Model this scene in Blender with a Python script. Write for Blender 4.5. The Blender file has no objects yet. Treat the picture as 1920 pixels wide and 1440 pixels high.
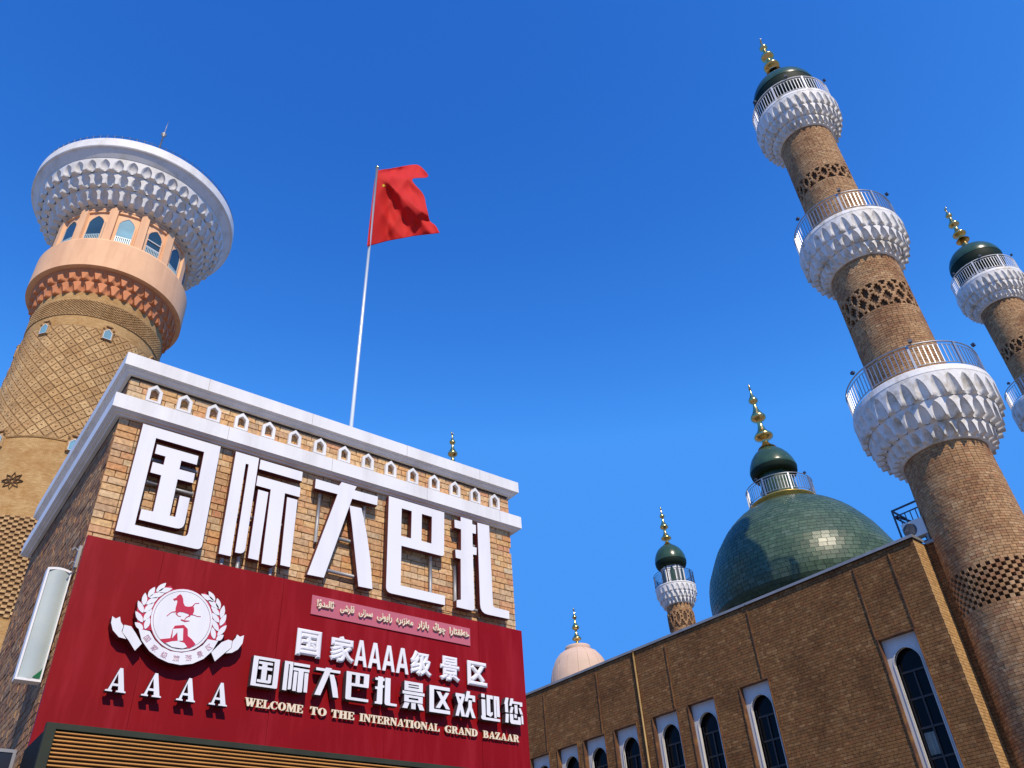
import bpy, math, random
from mathutils import Vector, Matrix
PI = math.pi
rad = math.radians
sc = bpy.context.scene
COL = sc.collection
random.seed(7)

# ------------------------------------------------------------------ camera
PITCH, ROLL, AZX, FPX = rad(37.125), rad(-4.1265), rad(50.4), 1536.57
cam = bpy.data.cameras.new('camera')
cam.sensor_width = 36.0
cam.lens = FPX / 1920 * 36
cam.clip_start = 0.1
cam.clip_end = 3000
camo = bpy.data.objects.new('camera', cam)
COL.objects.link(camo)
fwd_h = Vector((math.cos(AZX), math.sin(AZX), 0))
right0 = Vector((math.sin(AZX), -math.cos(AZX), 0))
fwd = fwd_h * math.cos(PITCH) + Vector((0, 0, 1)) * math.sin(PITCH)
up0 = -fwd_h * math.sin(PITCH) + Vector((0, 0, 1)) * math.cos(PITCH)
cr, sr = math.cos(-ROLL), math.sin(-ROLL)
right = right0 * cr - up0 * sr
up = right0 * sr + up0 * cr
camo.matrix_world = Matrix(((right.x, up.x, -fwd.x, 0), (right.y, up.y, -fwd.y, 0),
                            (right.z, up.z, -fwd.z, 1.6), (0, 0, 0, 1)))
sc.camera = camo

# ------------------------------------------------------------------ sky and sun
SUN_AZ, SUN_EL = rad(-108.5), rad(44)
world = bpy.data.worlds.new('World')
sc.world = world
world.use_nodes = True
wn = world.node_tree
sky = wn.nodes.new('ShaderNodeTexSky')
sky.sky_type = 'NISHITA'
sky.sun_disc = False
sky.sun_elevation = SUN_EL
sky.sun_rotation = PI / 2 - SUN_AZ
sky.altitude = 800
sky.air_density = 1.0
sky.dust_density = 0.3
sky.ozone_density = 4.0
sep = wn.nodes.new('ShaderNodeSeparateColor')
com = wn.nodes.new('ShaderNodeCombineColor')
wn.links.new(sky.outputs[0], sep.inputs[0])
for ch_, (gam, mul, top) in enumerate(((2.8, .90, .45), (2.05, 1.05, 2.1), (1.35, 1.56, 6.2))):
    pw = wn.nodes.new('ShaderNodeMath')
    pw.operation = 'POWER'
    pw.inputs[1].default_value = gam
    ml = wn.nodes.new('ShaderNodeMath')
    ml.operation = 'MULTIPLY'
    ml.inputs[1].default_value = mul
    mn = wn.nodes.new('ShaderNodeMath')
    mn.operation = 'MINIMUM'
    mn.inputs[1].default_value = top
    wn.links.new(sep.outputs[ch_], pw.inputs[0])
    wn.links.new(pw.outputs[0], ml.inputs[0])
    wn.links.new(ml.outputs[0], mn.inputs[0])
    wn.links.new(mn.outputs[0], com.inputs[ch_])
bg = wn.nodes['Background']
bg.inputs[1].default_value = 0.12
wn.links.new(com.outputs[0], bg.inputs[0])

sun = bpy.data.lights.new('sun', 'SUN')
sun.energy = 3.6
sun.angle = rad(0.5)
sun.color = (1.0, 0.86, 0.68)
suno = bpy.data.objects.new('sun', sun)
COL.objects.link(suno)
sdir = Vector((math.cos(SUN_AZ) * math.cos(SUN_EL), math.sin(SUN_AZ) * math.cos(SUN_EL), math.sin(SUN_EL)))
suno.rotation_euler = (-sdir).to_track_quat('-Z', 'Y').to_euler()
suno.location = sdir * 100

sc.view_settings.view_transform = 'Standard'
sc.view_settings.look = 'None'
sc.view_settings.exposure = 0.33
sc.view_settings.gamma = 1.0
sc.view_settings.use_curve_mapping = False


# ------------------------------------------------------------------ materials
def mat(name, base=(.5, .5, .5), rough=.6, metal=0., noise=0., nscale=3., bump=0., bscale=40., spec=.5,
        dirt=None, dscale=.8, damt=.5, streak=False):
    m = bpy.data.materials.new(name)
    m.use_nodes = True
    nt = m.node_tree
    L = nt.links.new
    b = nt.nodes['Principled BSDF']
    b.inputs['Roughness'].default_value = rough
    b.inputs['Metallic'].default_value = metal
    b.inputs['Specular IOR Level'].default_value = spec
    b.inputs['Base Color'].default_value = (*base, 1)
    geo = nt.nodes.new('ShaderNodeNewGeometry')
    out = None
    if noise > 0:
        n = nt.nodes.new('ShaderNodeTexNoise')
        n.inputs['Scale'].default_value = nscale
        n.inputs['Detail'].default_value = 5
        L(geo.outputs['Position'], n.inputs['Vector'])
        r = nt.nodes.new('ShaderNodeMapRange')
        r.inputs['From Min'].default_value = .3
        r.inputs['From Max'].default_value = .7
        r.inputs['To Min'].default_value = 1 - noise
        r.inputs['To Max'].default_value = 1 + noise * .5
        L(n.outputs['Fac'], r.inputs[0])
        v = nt.nodes.new('ShaderNodeVectorMath')
        v.operation = 'SCALE'
        v.inputs[0].default_value = base
        L(r.outputs[0], v.inputs['Scale'])
        out = v.outputs[0]
    if dirt:
        n = nt.nodes.new('ShaderNodeTexNoise')
        n.inputs['Scale'].default_value = dscale
        n.inputs['Detail'].default_value = 6
        n.inputs['Roughness'].default_value = .65
        mp = nt.nodes.new('ShaderNodeMapping')
        mp.inputs['Scale'].default_value = (1, 1, .12) if streak else (1, 1, 1)
        L(geo.outputs['Position'], mp.inputs['Vector'])
        L(mp.outputs[0], n.inputs['Vector'])
        r = nt.nodes.new('ShaderNodeMapRange')
        r.inputs['From Min'].default_value = .48
        r.inputs['From Max'].default_value = .72
        r.inputs['To Max'].default_value = damt
        L(n.outputs['Fac'], r.inputs[0])
        mx = nt.nodes.new('ShaderNodeMix')
        mx.data_type = 'RGBA'
        L(r.outputs[0], mx.inputs['Factor'])
        if out is not None:
            L(out, mx.inputs['A'])
        else:
            mx.inputs['A'].default_value = (*base, 1)
        mx.inputs['B'].default_value = (*dirt, 1)
        out = mx.outputs['Result']
    if out is not None:
        L(out, b.inputs['Base Color'])
    if bump > 0:
        n2 = nt.nodes.new('ShaderNodeTexNoise')
        n2.inputs['Scale'].default_value = bscale
        n2.inputs['Detail'].default_value = 4
        L(geo.outputs['Position'], n2.inputs['Vector'])
        bp = nt.nodes.new('ShaderNodeBump')
        bp.inputs['Strength'].default_value = bump
        bp.inputs['Distance'].default_value = .01
        L(n2.outputs['Fac'], bp.inputs['Height'])
        L(bp.outputs[0], b.inputs['Normal'])
    return m


def piece_mat(name, cols, rough=.85, patch=None, pscale=.35, pamt=.5, grain=.25, gscale=30., bump=.4, spec=.3, dark_in=0.):
    """colour drawn per loose piece (brick, tile): object random + island random"""
    m = bpy.data.materials.new(name)
    m.use_nodes = True
    nt = m.node_tree
    L = nt.links.new
    b = nt.nodes['Principled BSDF']
    b.inputs['Roughness'].default_value = rough
    b.inputs['Specular IOR Level'].default_value = spec
    geo = nt.nodes.new('ShaderNodeNewGeometry')
    oi = nt.nodes.new('ShaderNodeObjectInfo')
    ad = nt.nodes.new('ShaderNodeMath')
    ad.operation = 'ADD'
    L(geo.outputs['Random Per Island'], ad.inputs[0])
    L(oi.outputs['Random'], ad.inputs[1])
    fr = nt.nodes.new('ShaderNodeMath')
    fr.operation = 'FRACT'
    L(ad.outputs[0], fr.inputs[0])
    ramp = nt.nodes.new('ShaderNodeValToRGB')
    e = ramp.color_ramp.elements
    n = len(cols)
    while len(e) < n:
        e.new(.5)
    for i, c in enumerate(cols):
        e[i].position = i / (n - 1)
        e[i].color = (*c, 1)
    L(fr.outputs[0], ramp.inputs[0])
    out = ramp.outputs[0]
    if patch:
        no = nt.nodes.new('ShaderNodeTexNoise')
        no.inputs['Scale'].default_value = pscale
        no.inputs['Detail'].default_value = 3
        L(geo.outputs['Position'], no.inputs['Vector'])
        r = nt.nodes.new('ShaderNodeMapRange')
        r.inputs['From Min'].default_value = .45
        r.inputs['From Max'].default_value = .65
        r.inputs['To Max'].default_value = pamt
        L(no.outputs['Fac'], r.inputs[0])
        mx = nt.nodes.new('ShaderNodeMix')
        mx.data_type = 'RGBA'
        mx.blend_type = 'MULTIPLY'
        L(r.outputs[0], mx.inputs['Factor'])
        L(out, mx.inputs['A'])
        mx.inputs['B'].default_value = (*patch, 1)
        out = mx.outputs['Result']
    n2 = nt.nodes.new('ShaderNodeTexNoise')
    n2.inputs['Scale'].default_value = gscale
    n2.inputs['Detail'].default_value = 5
    L(geo.outputs['Position'], n2.inputs['Vector'])
    r2 = nt.nodes.new('ShaderNodeMapRange')
    r2.inputs['From Min'].default_value = .3
    r2.inputs['From Max'].default_value = .7
    r2.inputs['To Min'].default_value = 1 - grain
    r2.inputs['To Max'].default_value = 1 + grain * .6
    L(n2.outputs['Fac'], r2.inputs[0])
    v = nt.nodes.new('ShaderNodeVectorMath')
    v.operation = 'SCALE'
    L(out, v.inputs[0])
    L(r2.outputs[0], v.inputs['Scale'])
    L(v.outputs[0], b.inputs['Base Color'])
    if bump > 0:
        bp = nt.nodes.new('ShaderNodeBump')
        bp.inputs['Strength'].default_value = bump
        bp.inputs['Distance'].default_value = .01
        L(n2.outputs['Fac'], bp.inputs['Height'])
        L(bp.outputs[0], b.inputs['Normal'])
    return m


def brick_tex(name, c1, c2, mortar, bw, bh, rough=.9, patch=(.6, .5, .4), bump=.6):
    """fine brickwork too far away to tell its bricks apart, on a UV in metres"""
    m = bpy.data.materials.new(name)
    m.use_nodes = True
    nt = m.node_tree
    L = nt.links.new
    b = nt.nodes['Principled BSDF']
    b.inputs['Roughness'].default_value = rough
    b.inputs['Specular IOR Level'].default_value = .2
    uv = nt.nodes.new('ShaderNodeUVMap')
    br = nt.nodes.new('ShaderNodeTexBrick')
    br.inputs['Scale'].default_value = 1
    br.inputs['Brick Width'].default_value = bw
    br.inputs['Row Height'].default_value = bh
    br.inputs['Mortar Size'].default_value = bh * .1
    br.inputs['Bias'].default_value = 0
    br.inputs['Color1'].default_value = (*c1, 1)
    br.inputs['Color2'].default_value = (*c2, 1)
    br.inputs['Mortar'].default_value = (*mortar, 1)
    L(uv.outputs[0], br.inputs['Vector'])
    geo = nt.nodes.new('ShaderNodeNewGeometry')
    no = nt.nodes.new('ShaderNodeTexNoise')
    no.inputs['Scale'].default_value = .9
    no.inputs['Detail'].default_value = 8
    no.inputs['Roughness'].default_value = .7
    L(geo.outputs['Position'], no.inputs['Vector'])
    r = nt.nodes.new('ShaderNodeMapRange')
    r.inputs['From Min'].default_value = .42
    r.inputs['From Max'].default_value = .66
    L(no.outputs['Fac'], r.inputs[0])
    mx = nt.nodes.new('ShaderNodeMix')
    mx.data_type = 'RGBA'
    mx.blend_type = 'MULTIPLY'
    L(r.outputs[0], mx.inputs['Factor'])
    L(br.outputs['Color'], mx.inputs['A'])
    mx.inputs['B'].default_value = (*patch, 1)
    L(mx.outputs['Result'], b.inputs['Base Color'])
    bp = nt.nodes.new('ShaderNodeBump')
    bp.inputs['Strength'].default_value = bump
    bp.inputs['Distance'].default_value = .02
    bp.invert = True
    L(br.outputs['Fac'], bp.inputs['Height'])
    L(bp.outputs[0], b.inputs['Normal'])
    return m


def glass_mat(name, col, rough=.05, spec=.8):
    m = mat(name, col, rough, 0, spec=spec, noise=.25, nscale=.8)
    return m


M = {}
M['brick_front'] = piece_mat('ochre_brick', [(.66, .40, .17), (.54, .33, .17), (.70, .46, .22), (.60, .30, .13), (.48, .36, .23),
                                             (.73, .49, .26), (.56, .28, .15), (.68, .44, .20), (.60, .48, .31), (.66, .37, .16), (.53, .36, .21), (.76, .54, .30), (.62, .44, .26)],
                             patch=(.8, .72, .66), pscale=1.2, pamt=.5, grain=.35, gscale=26, bump=.5)
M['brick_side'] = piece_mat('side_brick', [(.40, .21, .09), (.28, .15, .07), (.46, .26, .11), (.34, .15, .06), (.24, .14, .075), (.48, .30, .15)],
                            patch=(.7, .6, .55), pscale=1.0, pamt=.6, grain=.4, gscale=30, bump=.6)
M['joint'] = mat('sealant_joint', (.30, .29, .28), .7)
M['mortar'] = mat('mortar', (.16, .11, .075), .95, noise=.3, nscale=10)
M['brick_mosque'] = piece_mat('brown_brick', [(0.2154, 0.1032, 0.0338), (0.1869, 0.0879, 0.0288), (0.2354, 0.115, 0.04), (0.2069, 0.0879, 0.0301), (0.1669, 0.0838, 0.0313), (0.2924, 0.1574, 0.0623), (0.2183, 0.1044, 0.035), (0.1955, 0.0956, 0.0325), (0.2097, 0.1032, 0.0363)],
                              patch=(.62, .58, .55), pscale=.8, pamt=.7, grain=.35, gscale=9, bump=.3)
M['mortar_brown'] = mat('brown_mortar', (.07, .042, .022), .95, noise=.3, nscale=6)
M['brick_minaret'] = piece_mat('minaret_brick', [(0.4138, 0.2484, 0.1193), (0.3562, 0.202, 0.093), (0.4642, 0.2883, 0.1422), (0.385, 0.1953, 0.093), (0.3058, 0.1754, 0.0897), (0.5146, 0.3348, 0.175), (0.4066, 0.2352, 0.1061), (0.4426, 0.2617, 0.1258), (0.4282, 0.275, 0.1422)],
                               patch=(.6, .5, .46), pscale=.7, pamt=.75, grain=.3, gscale=9, bump=.3)
M['mortar_min'] = mat('minaret_mortar', (.15, .10, .06), .95, noise=.3, nscale=6)
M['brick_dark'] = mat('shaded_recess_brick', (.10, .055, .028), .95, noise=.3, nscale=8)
M['tower_brick'] = brick_tex('tower_brickwork', (.60, .39, .17), (.48, .29, .115), (.40, .26, .12), .26, .085, patch=(.80, .70, .58))
M['tower_plate'] = piece_mat('tower_lozenge_brick', [(.58, .37, .165), (.50, .31, .135), (.62, .41, .19), (.45, .28, .125), (.55, .34, .15)],
                             patch=(.8, .72, .62), pscale=.5, pamt=.7, grain=.35, gscale=8, bump=.6)
M['tower_mortar'] = mat('tower_joint', (.27, .165, .075), .95, noise=.3, nscale=5)
M['tower_dark'] = mat('tower_recess', (.15, .075, .03), .95, noise=.2)
M['white_paint'] = mat('white_paint', (.80, .80, .79), .45, noise=.05, nscale=2, bump=.15, bscale=12, dirt=(.48, .46, .43), dscale=1.6, damt=.6, streak=True)
M['muqarnas'] = mat('weathered_white_plaster', (.76, .755, .73), .6, noise=.10, nscale=3, bump=.3, bscale=14, dirt=(.36, .31, .21), dscale=1.7, damt=1.0)
M['muqarnas2'] = mat('clean_white_plaster', (.78, .78, .76), .6, noise=.05, nscale=2, bump=.15, bscale=8)
M['disc'] = mat('white_disc_plaster', (.80, .79, .76), .6, noise=.05, nscale=.7, dirt=(.50, .46, .37), dscale=.8, damt=.6)
M['peach'] = mat('peach_plaster', (.84, .50, .28), .8, noise=.05, nscale=1.2, bump=.2, bscale=8, dirt=(.66, .36, .20), dscale=.9, damt=.8, streak=True)
M['terracotta'] = mat('terracotta_plaster', (.66, .25, .10), .8, noise=.08, nscale=2)
M['red_panel'] = mat('red_panel', (.235, .002, .0045), .5, noise=.08, nscale=1.5, dirt=(.34, .016, .024), dscale=5.5, damt=.6, streak=True, spec=.15)
M['acrylic'] = mat('white_acrylic', (.80, .80, .82), .35, noise=.02, nscale=3, dirt=(.58, .56, .54), dscale=2.5, damt=.4, streak=True)
M['maroon'] = mat('maroon_return', (.10, .012, .012), .45)
M['crimson'] = mat('crimson_print', (.50, .010, .045), .5)
M['pale_pink'] = mat('pale_print', (.62, .40, .45), .5)
M['darkedge'] = mat('dark_line', (.05, .025, .03), .5)
M['cream'] = mat('cream_letter', (.80, .68, .50), .45)
M['cream_side'] = mat('gilded_letter_side', (.55, .38, .14), .4)
M['grey_side'] = mat('dark_letter_side', (.06, .05, .055), .5)
M['lightpanel'] = mat('translucent_strip', (.50, .13, .16), .25)
M['steel'] = mat('brushed_steel', (.40, .41, .43), .42, .8)
M['pipe'] = mat('galvanised_pipe', (.34, .34, .34), .5, .3)
M['steel_dark'] = mat('dark_painted_steel', (.05, .06, .09), .4, .3)
M['grey_metal'] = mat('grey_sheet_metal', (.30, .30, .30), .5, .3, noise=.2, nscale=2)
M['brown_metal'] = mat('brown_trim', (.13, .062, .032), .6, .0, dirt=(.26, .13, .035), dscale=3, damt=.8, noise=.2, spec=.2)
M['gold_pipe'] = mat('ochre_painted_pipe', (.34, .21, .06), .5, noise=.2, nscale=3)
M['green_tile'] = piece_mat('green_glazed_tile', [(.060, .105, .058), (.050, .088, .050), (.074, .122, .070), (.044, .080, .044), (.066, .114, .064), (.085, .13, .085)],
                            rough=.36, patch=(1.5, 1.4, 1.4), pscale=.6, pamt=.35, grain=.3, gscale=6, bump=.35, spec=.4)
M['green_joint'] = mat('tile_joint', (.05, .085, .065), .6)
M['green'] = mat('green_glaze', (.034, .075, .042), .25, noise=.25, nscale=2, spec=.45)
M['green_shaded'] = mat('shaded_green_glaze', (.008, .020, .012), .6, spec=.15)  # dome undersides: their shade is put into a darker green
M['gold'] = mat('gilt', (.78, .56, .20), .22, 1.0, noise=.15, nscale=5, dirt=(.55, .5, .36), dscale=2.5, damt=.7)
M['goldband'] = mat('gilt_band', (.60, .42, .12), .35, .6, noise=.2, nscale=3)
M['dark_glass'] = glass_mat('dark_glass', (.006, .006, .007), .06, .12)
M['blue_glass'] = glass_mat('blue_glass', (.03, .065, .09), .04, 1.0)
M['bright_glass'] = glass_mat('light_blue_glass', (.16, .36, .46), .6, .3)
M['curtain'] = mat('pale_curtain', (.16, .20, .20), .8, noise=.4, nscale=2)
M['window_frame'] = mat('dark_window_frame', (.03, .022, .018), .5)
M['white_frame'] = mat('white_window_frame', (.62, .66, .68), .5)
M['balcony_grille'] = mat('pale_blue_grille', (.42, .58, .62), .4)
M['surround'] = mat('white_window_surround', (.58, .575, .56), .55, noise=.06, nscale=2, dirt=(.50, .46, .40), dscale=2, damt=.5, streak=True)
M['slat'] = mat('orange_louvre', (.62, .29, .06), .45, noise=.15, nscale=6)
M['louvre_gap'] = mat('louvre_gap', (.045, .035, .02), .8)
M['display_frame'] = mat('dark_green_frame', (.036, .042, .030), .8, noise=.2, nscale=5, spec=.15)
M['lightbox'] = mat('grey_green_lightbox', (.42, .49, .48), .3, noise=.08, nscale=2.5, dirt=(.52, .57, .50), dscale=2, damt=.6)
M['case_black'] = mat('dark_casing', (.012, .012, .011), .8, spec=.15)
M['black'] = mat('black_board', (.012, .013, .018), .35)
M['flag'] = mat('red_cloth', (.74, .018, .012), .8, noise=.05)
M['yellow'] = mat('yellow_star', (.85, .60, .02), .7)
M['pink_dome'] = mat('pink_dome_paint', (.64, .46, .35), .8, noise=.08, nscale=1, dirt=(.55, .45, .30), dscale=.6, damt=.6)
M['ac_white'] = mat('unit_casing', (.66, .66, .64), .5, noise=.05)
M['ac_grille'] = mat('fan_grille', (.10, .10, .10), .6)
M['roof'] = mat('roof_screed', (.25, .24, .22), .9, noise=.2)
M['paving'] = mat('stone_paving', (.22, .19, .155), .85, noise=.2, nscale=.7)
M['led'] = mat('red_diode', (.7, .02, .01), .3)

# give the red flag some light passing through the cloth
nt = M['flag'].node_tree
pb = nt.nodes['Principled BSDF']
tr = nt.nodes.new('ShaderNodeBsdfTranslucent')
tr.inputs[0].default_value = (.80, .02, .015, 1)
ms = nt.nodes.new('ShaderNodeMixShader')
ms.inputs[0].default_value = .35
nt.links.new(pb.outputs[0], ms.inputs[1])
nt.links.new(tr.outputs[0], ms.inputs[2])
nt.links.new(ms.outputs[0], nt.nodes['Material Output'].inputs[0])


# ------------------------------------------------------------------ helpers
def thing(name, label, cat, loc=(0, 0, 0), rotz=0., group=None):
    o = bpy.data.objects.new(name, None)
    o.empty_display_size = .3
    COL.objects.link(o)
    o.location = loc
    o.rotation_euler = (0, 0, rotz)
    o['label'] = label
    o['category'] = cat
    if group:
        o['group'] = group
    return o


def link(name, me, parent=None, loc=(0, 0, 0), rotz=0.):
    o = bpy.data.objects.new(name, me)
    COL.objects.link(o)
    o.location = loc
    o.rotation_euler = (0, 0, rotz)
    if parent is not None:
        o.parent = parent
    return o


def mesh(name, V, F, mats, mi=None, smooth=None, uv=None):
    me = bpy.data.meshes.new(name)
    me.from_pydata(V, [], F)
    for m in (mats if isinstance(mats, (list, tuple)) else [mats]):
        me.materials.append(m)
    if mi is not None:
        me.polygons.foreach_set('material_index', mi)
    if smooth is not None:
        if isinstance(smooth, bool):
            smooth = [smooth] * len(F)
        me.polygons.foreach_set('use_smooth', smooth)
    if uv is not None:
        l = me.uv_layers.new(name='UVMap')
        flat = []
        for f in uv:
            for p in f:
                flat += [p[0], p[1]]
        l.data.foreach_set('uv', flat)
    me.update()
    return me


class MB:
    def __init__(s):
        s.V = []
        s.F = []
        s.mi = []
        s.sm = []

    def add(s, V, F, mi=0, sm=False):
        n = len(s.V)
        s.V += [tuple(v) for v in V]
        s.F += [tuple(i + n for i in f) for f in F]
        s.mi += [mi] * len(F) if isinstance(mi, int) else list(mi)
        s.sm += [sm] * len(F) if isinstance(sm, bool) else list(sm)
        return s

    def box(s, x0, x1, y0, y1, z0, z1, mi=0):
        V = [(x0, y0, z0), (x1, y0, z0), (x1, y1, z0), (x0, y1, z0), (x0, y0, z1), (x1, y0, z1), (x1, y1, z1), (x0, y1, z1)]
        F = [(0, 3, 2, 1), (4, 5, 6, 7), (0, 1, 5, 4), (1, 2, 6, 5), (2, 3, 7, 6), (3, 0, 4, 7)]
        return s.add(V, F, mi)

    def prism(s, pts, y0, y1, mi_front=0, mi_side=0, ax='y'):
        """pts (x,z) outline; extruded from y0 (front) to y1 (back)"""
        n = len(pts)
        V = [(p[0], y0, p[1]) for p in pts] + [(p[0], y1, p[1]) for p in pts]
        F = [tuple(range(n)), tuple(range(2 * n - 1, n - 1, -1))]
        for i in range(n):
            j = (i + 1) % n
            F.append((i, n + i, n + j, j))
        return s.add(V, F, [mi_front, mi_side] + [mi_side] * n)

    def tube(s, pts, r, n=6, mi=0, sm=True):
        pts = [Vector(p) for p in pts]
        V = []
        F = []
        for i, p in enumerate(pts):
            d = (pts[min(i + 1, len(pts) - 1)] - pts[max(i - 1, 0)]).normalized()
            a = Vector((0, 0, 1)) if abs(d.z) < .9 else Vector((1, 0, 0))
            u = d.cross(a).normalized()
            w = d.cross(u)
            rr = r[i] if isinstance(r, (list, tuple)) else r
            for k in range(n):
                t = 2 * PI * k / n
                V.append(tuple(p + u * math.cos(t) * rr + w * math.sin(t) * rr))
        for i in range(len(pts) - 1):
            for k in range(n):
                a, b = i * n + k, i * n + (k + 1) % n
                F.append((a, b, b + n, a + n))
        F.append(tuple(range(n)))
        F.append(tuple(range(len(V) - 1, len(V) - n - 1, -1)))
        return s.add(V, F, mi, [sm] * (len(F) - 2) + [False] * 2)

    def lathe(s, prof, n=48, mi=0, sm=True, a0=0.):
        k0 = len(s.V)
        V = []
        F = []
        for r, z in prof:
            for k in range(n):
                t = a0 + 2 * PI * k / n
                V.append((r * math.cos(t), r * math.sin(t), z))
        for i in range(len(prof) - 1):
            for k in range(n):
                a, b = i * n + k, i * n + (k + 1) % n
                F.append((a, b, b + n, a + n))
        return s.add(V, F, mi, sm)

    def torus(s, R, z, r, n=72, m=6, mi=0):
        V = []
        F = []
        for k in range(n):
            t = 2 * PI * k / n
            for j in range(m):
                u = 2 * PI * j / m
                V.append(((R + r * math.cos(u)) * math.cos(t), (R + r * math.cos(u)) * math.sin(t), z + r * math.sin(u)))
        for k in range(n):
            for j in range(m):
                a = k * m + j
                b = k * m + (j + 1) % m
                c = ((k + 1) % n) * m + (j + 1) % m
                d = ((k + 1) % n) * m + j
                F.append((a, d, c, b))
        return s.add(V, F, mi, True)

    def build(s, name, mats, parent=None, loc=(0, 0, 0), rotz=0., stuff=False):
        me = mesh(name, s.V, s.F, mats, s.mi, s.sm)
        o = link(name, me, parent, loc, rotz)
        if stuff:
            o['kind'] = 'stuff'
        return o


def lathe_uv(name, prof, n, m, parent, loc=(0, 0, 0)):
    V = []
    F = []
    UV = []
    Rm = sum(p[0] for p in prof) / len(prof)
    for r, z in prof:
        for k in range(n):
            t = 2 * PI * k / n
            V.append((r * math.cos(t), r * math.sin(t), z))
    for i in range(len(prof) - 1):
        for k in range(n):
            a, b = i * n + k, i * n + (k + 1) % n
            F.append((a, b, b + n, a + n))
            u0, u1 = k / n * 2 * PI * Rm, (k + 1) / n * 2 * PI * Rm
            UV.append([(u0, prof[i][1]), (u1, prof[i][1]), (u1, prof[i + 1][1]), (u0, prof[i + 1][1])])
    me = mesh(name, V, F, m, None, True, UV)
    return link(name, me, parent, loc)


def brick_shape(w, d, h, c=.004, jit=0.):
    """a brick with chamfered face edges; the face looks to -Y, centre of the back face at the origin"""
    w, h = w / 2, h / 2
    V = [(-w, 0, -h), (w, 0, -h), (w, 0, h), (-w, 0, h), (-w, -d + c, -h), (w, -d + c, -h), (w, -d + c, h), (-w, -d + c, h),
         (-w + c, -d, -h + c), (w - c, -d, -h + c), (w - c, -d, h - c), (-w + c, -d, h - c)]
    F = [(0, 1, 5, 4), (1, 2, 6, 5), (2, 3, 7, 6), (3, 0, 4, 7), (4, 5, 9, 8), (5, 6, 10, 9), (6, 7, 11, 10), (7, 4, 8, 11), (8, 9, 10, 11)]
    return V, F


def place(V, loc, rz):
    c, s = math.cos(rz), math.sin(rz)
    return [(loc[0] + v[0] * c - v[1] * s, loc[1] + v[0] * s + v[1] * c, loc[2] + v[2]) for v in V]


def laid(name, stuff_name, parent, m, items, limit):
    """items: (key, loc, rotz, rank). The `limit` best ranked become objects sharing meshes, the rest one stuff part"""
    items = sorted(items, key=lambda i: i[3])
    cache = {}
    for key, loc, rz, _ in items[:limit]:
        if key not in cache:
            V, F = key_shape(key)
            cache[key] = mesh(name, V, F, m, None, False)
        link(name, cache[key], parent, loc, rz)
    rest = items[limit:]
    if rest:
        V2 = []
        F2 = []
        sh = {}
        for key, loc, rz, _ in rest:
            if key not in sh:
                sh[key] = key_shape(key)
            V, F = sh[key]
            n = len(V2)
            V2 += place(V, loc, rz)
            F2 += [tuple(i + n for i in f) for f in F]
        o = link(stuff_name, mesh(stuff_name, V2, F2, m, None, False), parent)
        o['kind'] = 'stuff'


def key_shape(key):
    return brick_shape(*key)


def wall_bricks(x0, x1, z0, z1, ch, lens, joint, depth, holes=(), chamf=.004, rng=random, zoff=0):
    """brick list over a rectangle in (x,z); returns (key, x, z)"""
    out = []
    rows = int((z1 - z0) / ch + .5)
    for r in range(rows):
        zc = z0 + (r + .5) * ch
        x = x0 - rng.choice(lens) * rng.choice((0, .5))
        while x < x1 - .01:
            l = rng.choice(lens)
            a, b = max(x, x0), min(x + l, x1)
            x += l
            segs = [(a, b)]
            for hx0, hx1, hz0, hz1 in holes:
                if hz0 < zc < hz1:
                    ns = []
                    for (p, q) in segs:
                        if q <= hx0 or p >= hx1:
                            ns.append((p, q))
                        else:
                            if p < hx0: ns.append((p, hx0))
                            if q > hx1: ns.append((hx1, q))
                    segs = ns
            for (p, q) in segs:
                if q - p > .03:
                    w = round(q - p - joint, 3)
                    d = round(depth + rng.choice((-.003, -.0015, 0, 0, .0015, .003)), 4)
                    out.append(((w, d, round(ch - joint, 4), chamf), (p + q) / 2, zc))
    return out


# flat lettering and cut-out shapes ------------------------------------------------
def curve_to_mesh(cu, mats_side):
    ob = bpy.data.objects.new('tmp', cu)
    COL.objects.link(ob)
    dg = bpy.context.evaluated_depsgraph_get()
    dg.update()
    me = bpy.data.meshes.new_from_object(ob.evaluated_get(dg))
    bpy.data.objects.remove(ob)
    bpy.data.curves.remove(cu)
    # stand upright: x->x, y->z, z->-y
    me.transform(Matrix(((1, 0, 0, 0), (0, 0, -1, 0), (0, 1, 0, 0), (0, 0, 0, 1))))
    me.materials.clear()
    for m in mats_side:
        me.materials.append(m)
    me.update()
    for p in me.polygons:
        p.use_smooth = False
        p.material_index = 0 if p.normal.y < -.5 else 1
    return me


def shape_mesh(polys, depth, mats, bevel=0.):
    cu = bpy.data.curves.new('tmp', 'CURVE')
    cu.dimensions = '2D'
    cu.fill_mode = 'BOTH'
    cu.extrude = depth / 2
    cu.bevel_depth = bevel
    cu.bevel_resolution = 0
    for P in polys:
        sp = cu.splines.new('POLY')
        sp.points.add(len(P) - 1)
        for i, p in enumerate(P):
            sp.points[i].co = (p[0], p[1], 0, 1)
        sp.use_cyclic_u = True
    return curve_to_mesh(cu, mats)


def text_mesh(s, size, depth, mats, bevel=0., offset=0.):
    cu = bpy.data.curves.new('tmp', 'FONT')
    cu.body = s
    cu.size = size
    cu.extrude = depth / 2
    cu.bevel_depth = bevel
    cu.bevel_resolution = 0
    cu.offset = offset
    cu.resolution_u = 3
    return curve_to_mesh(cu, mats)


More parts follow.
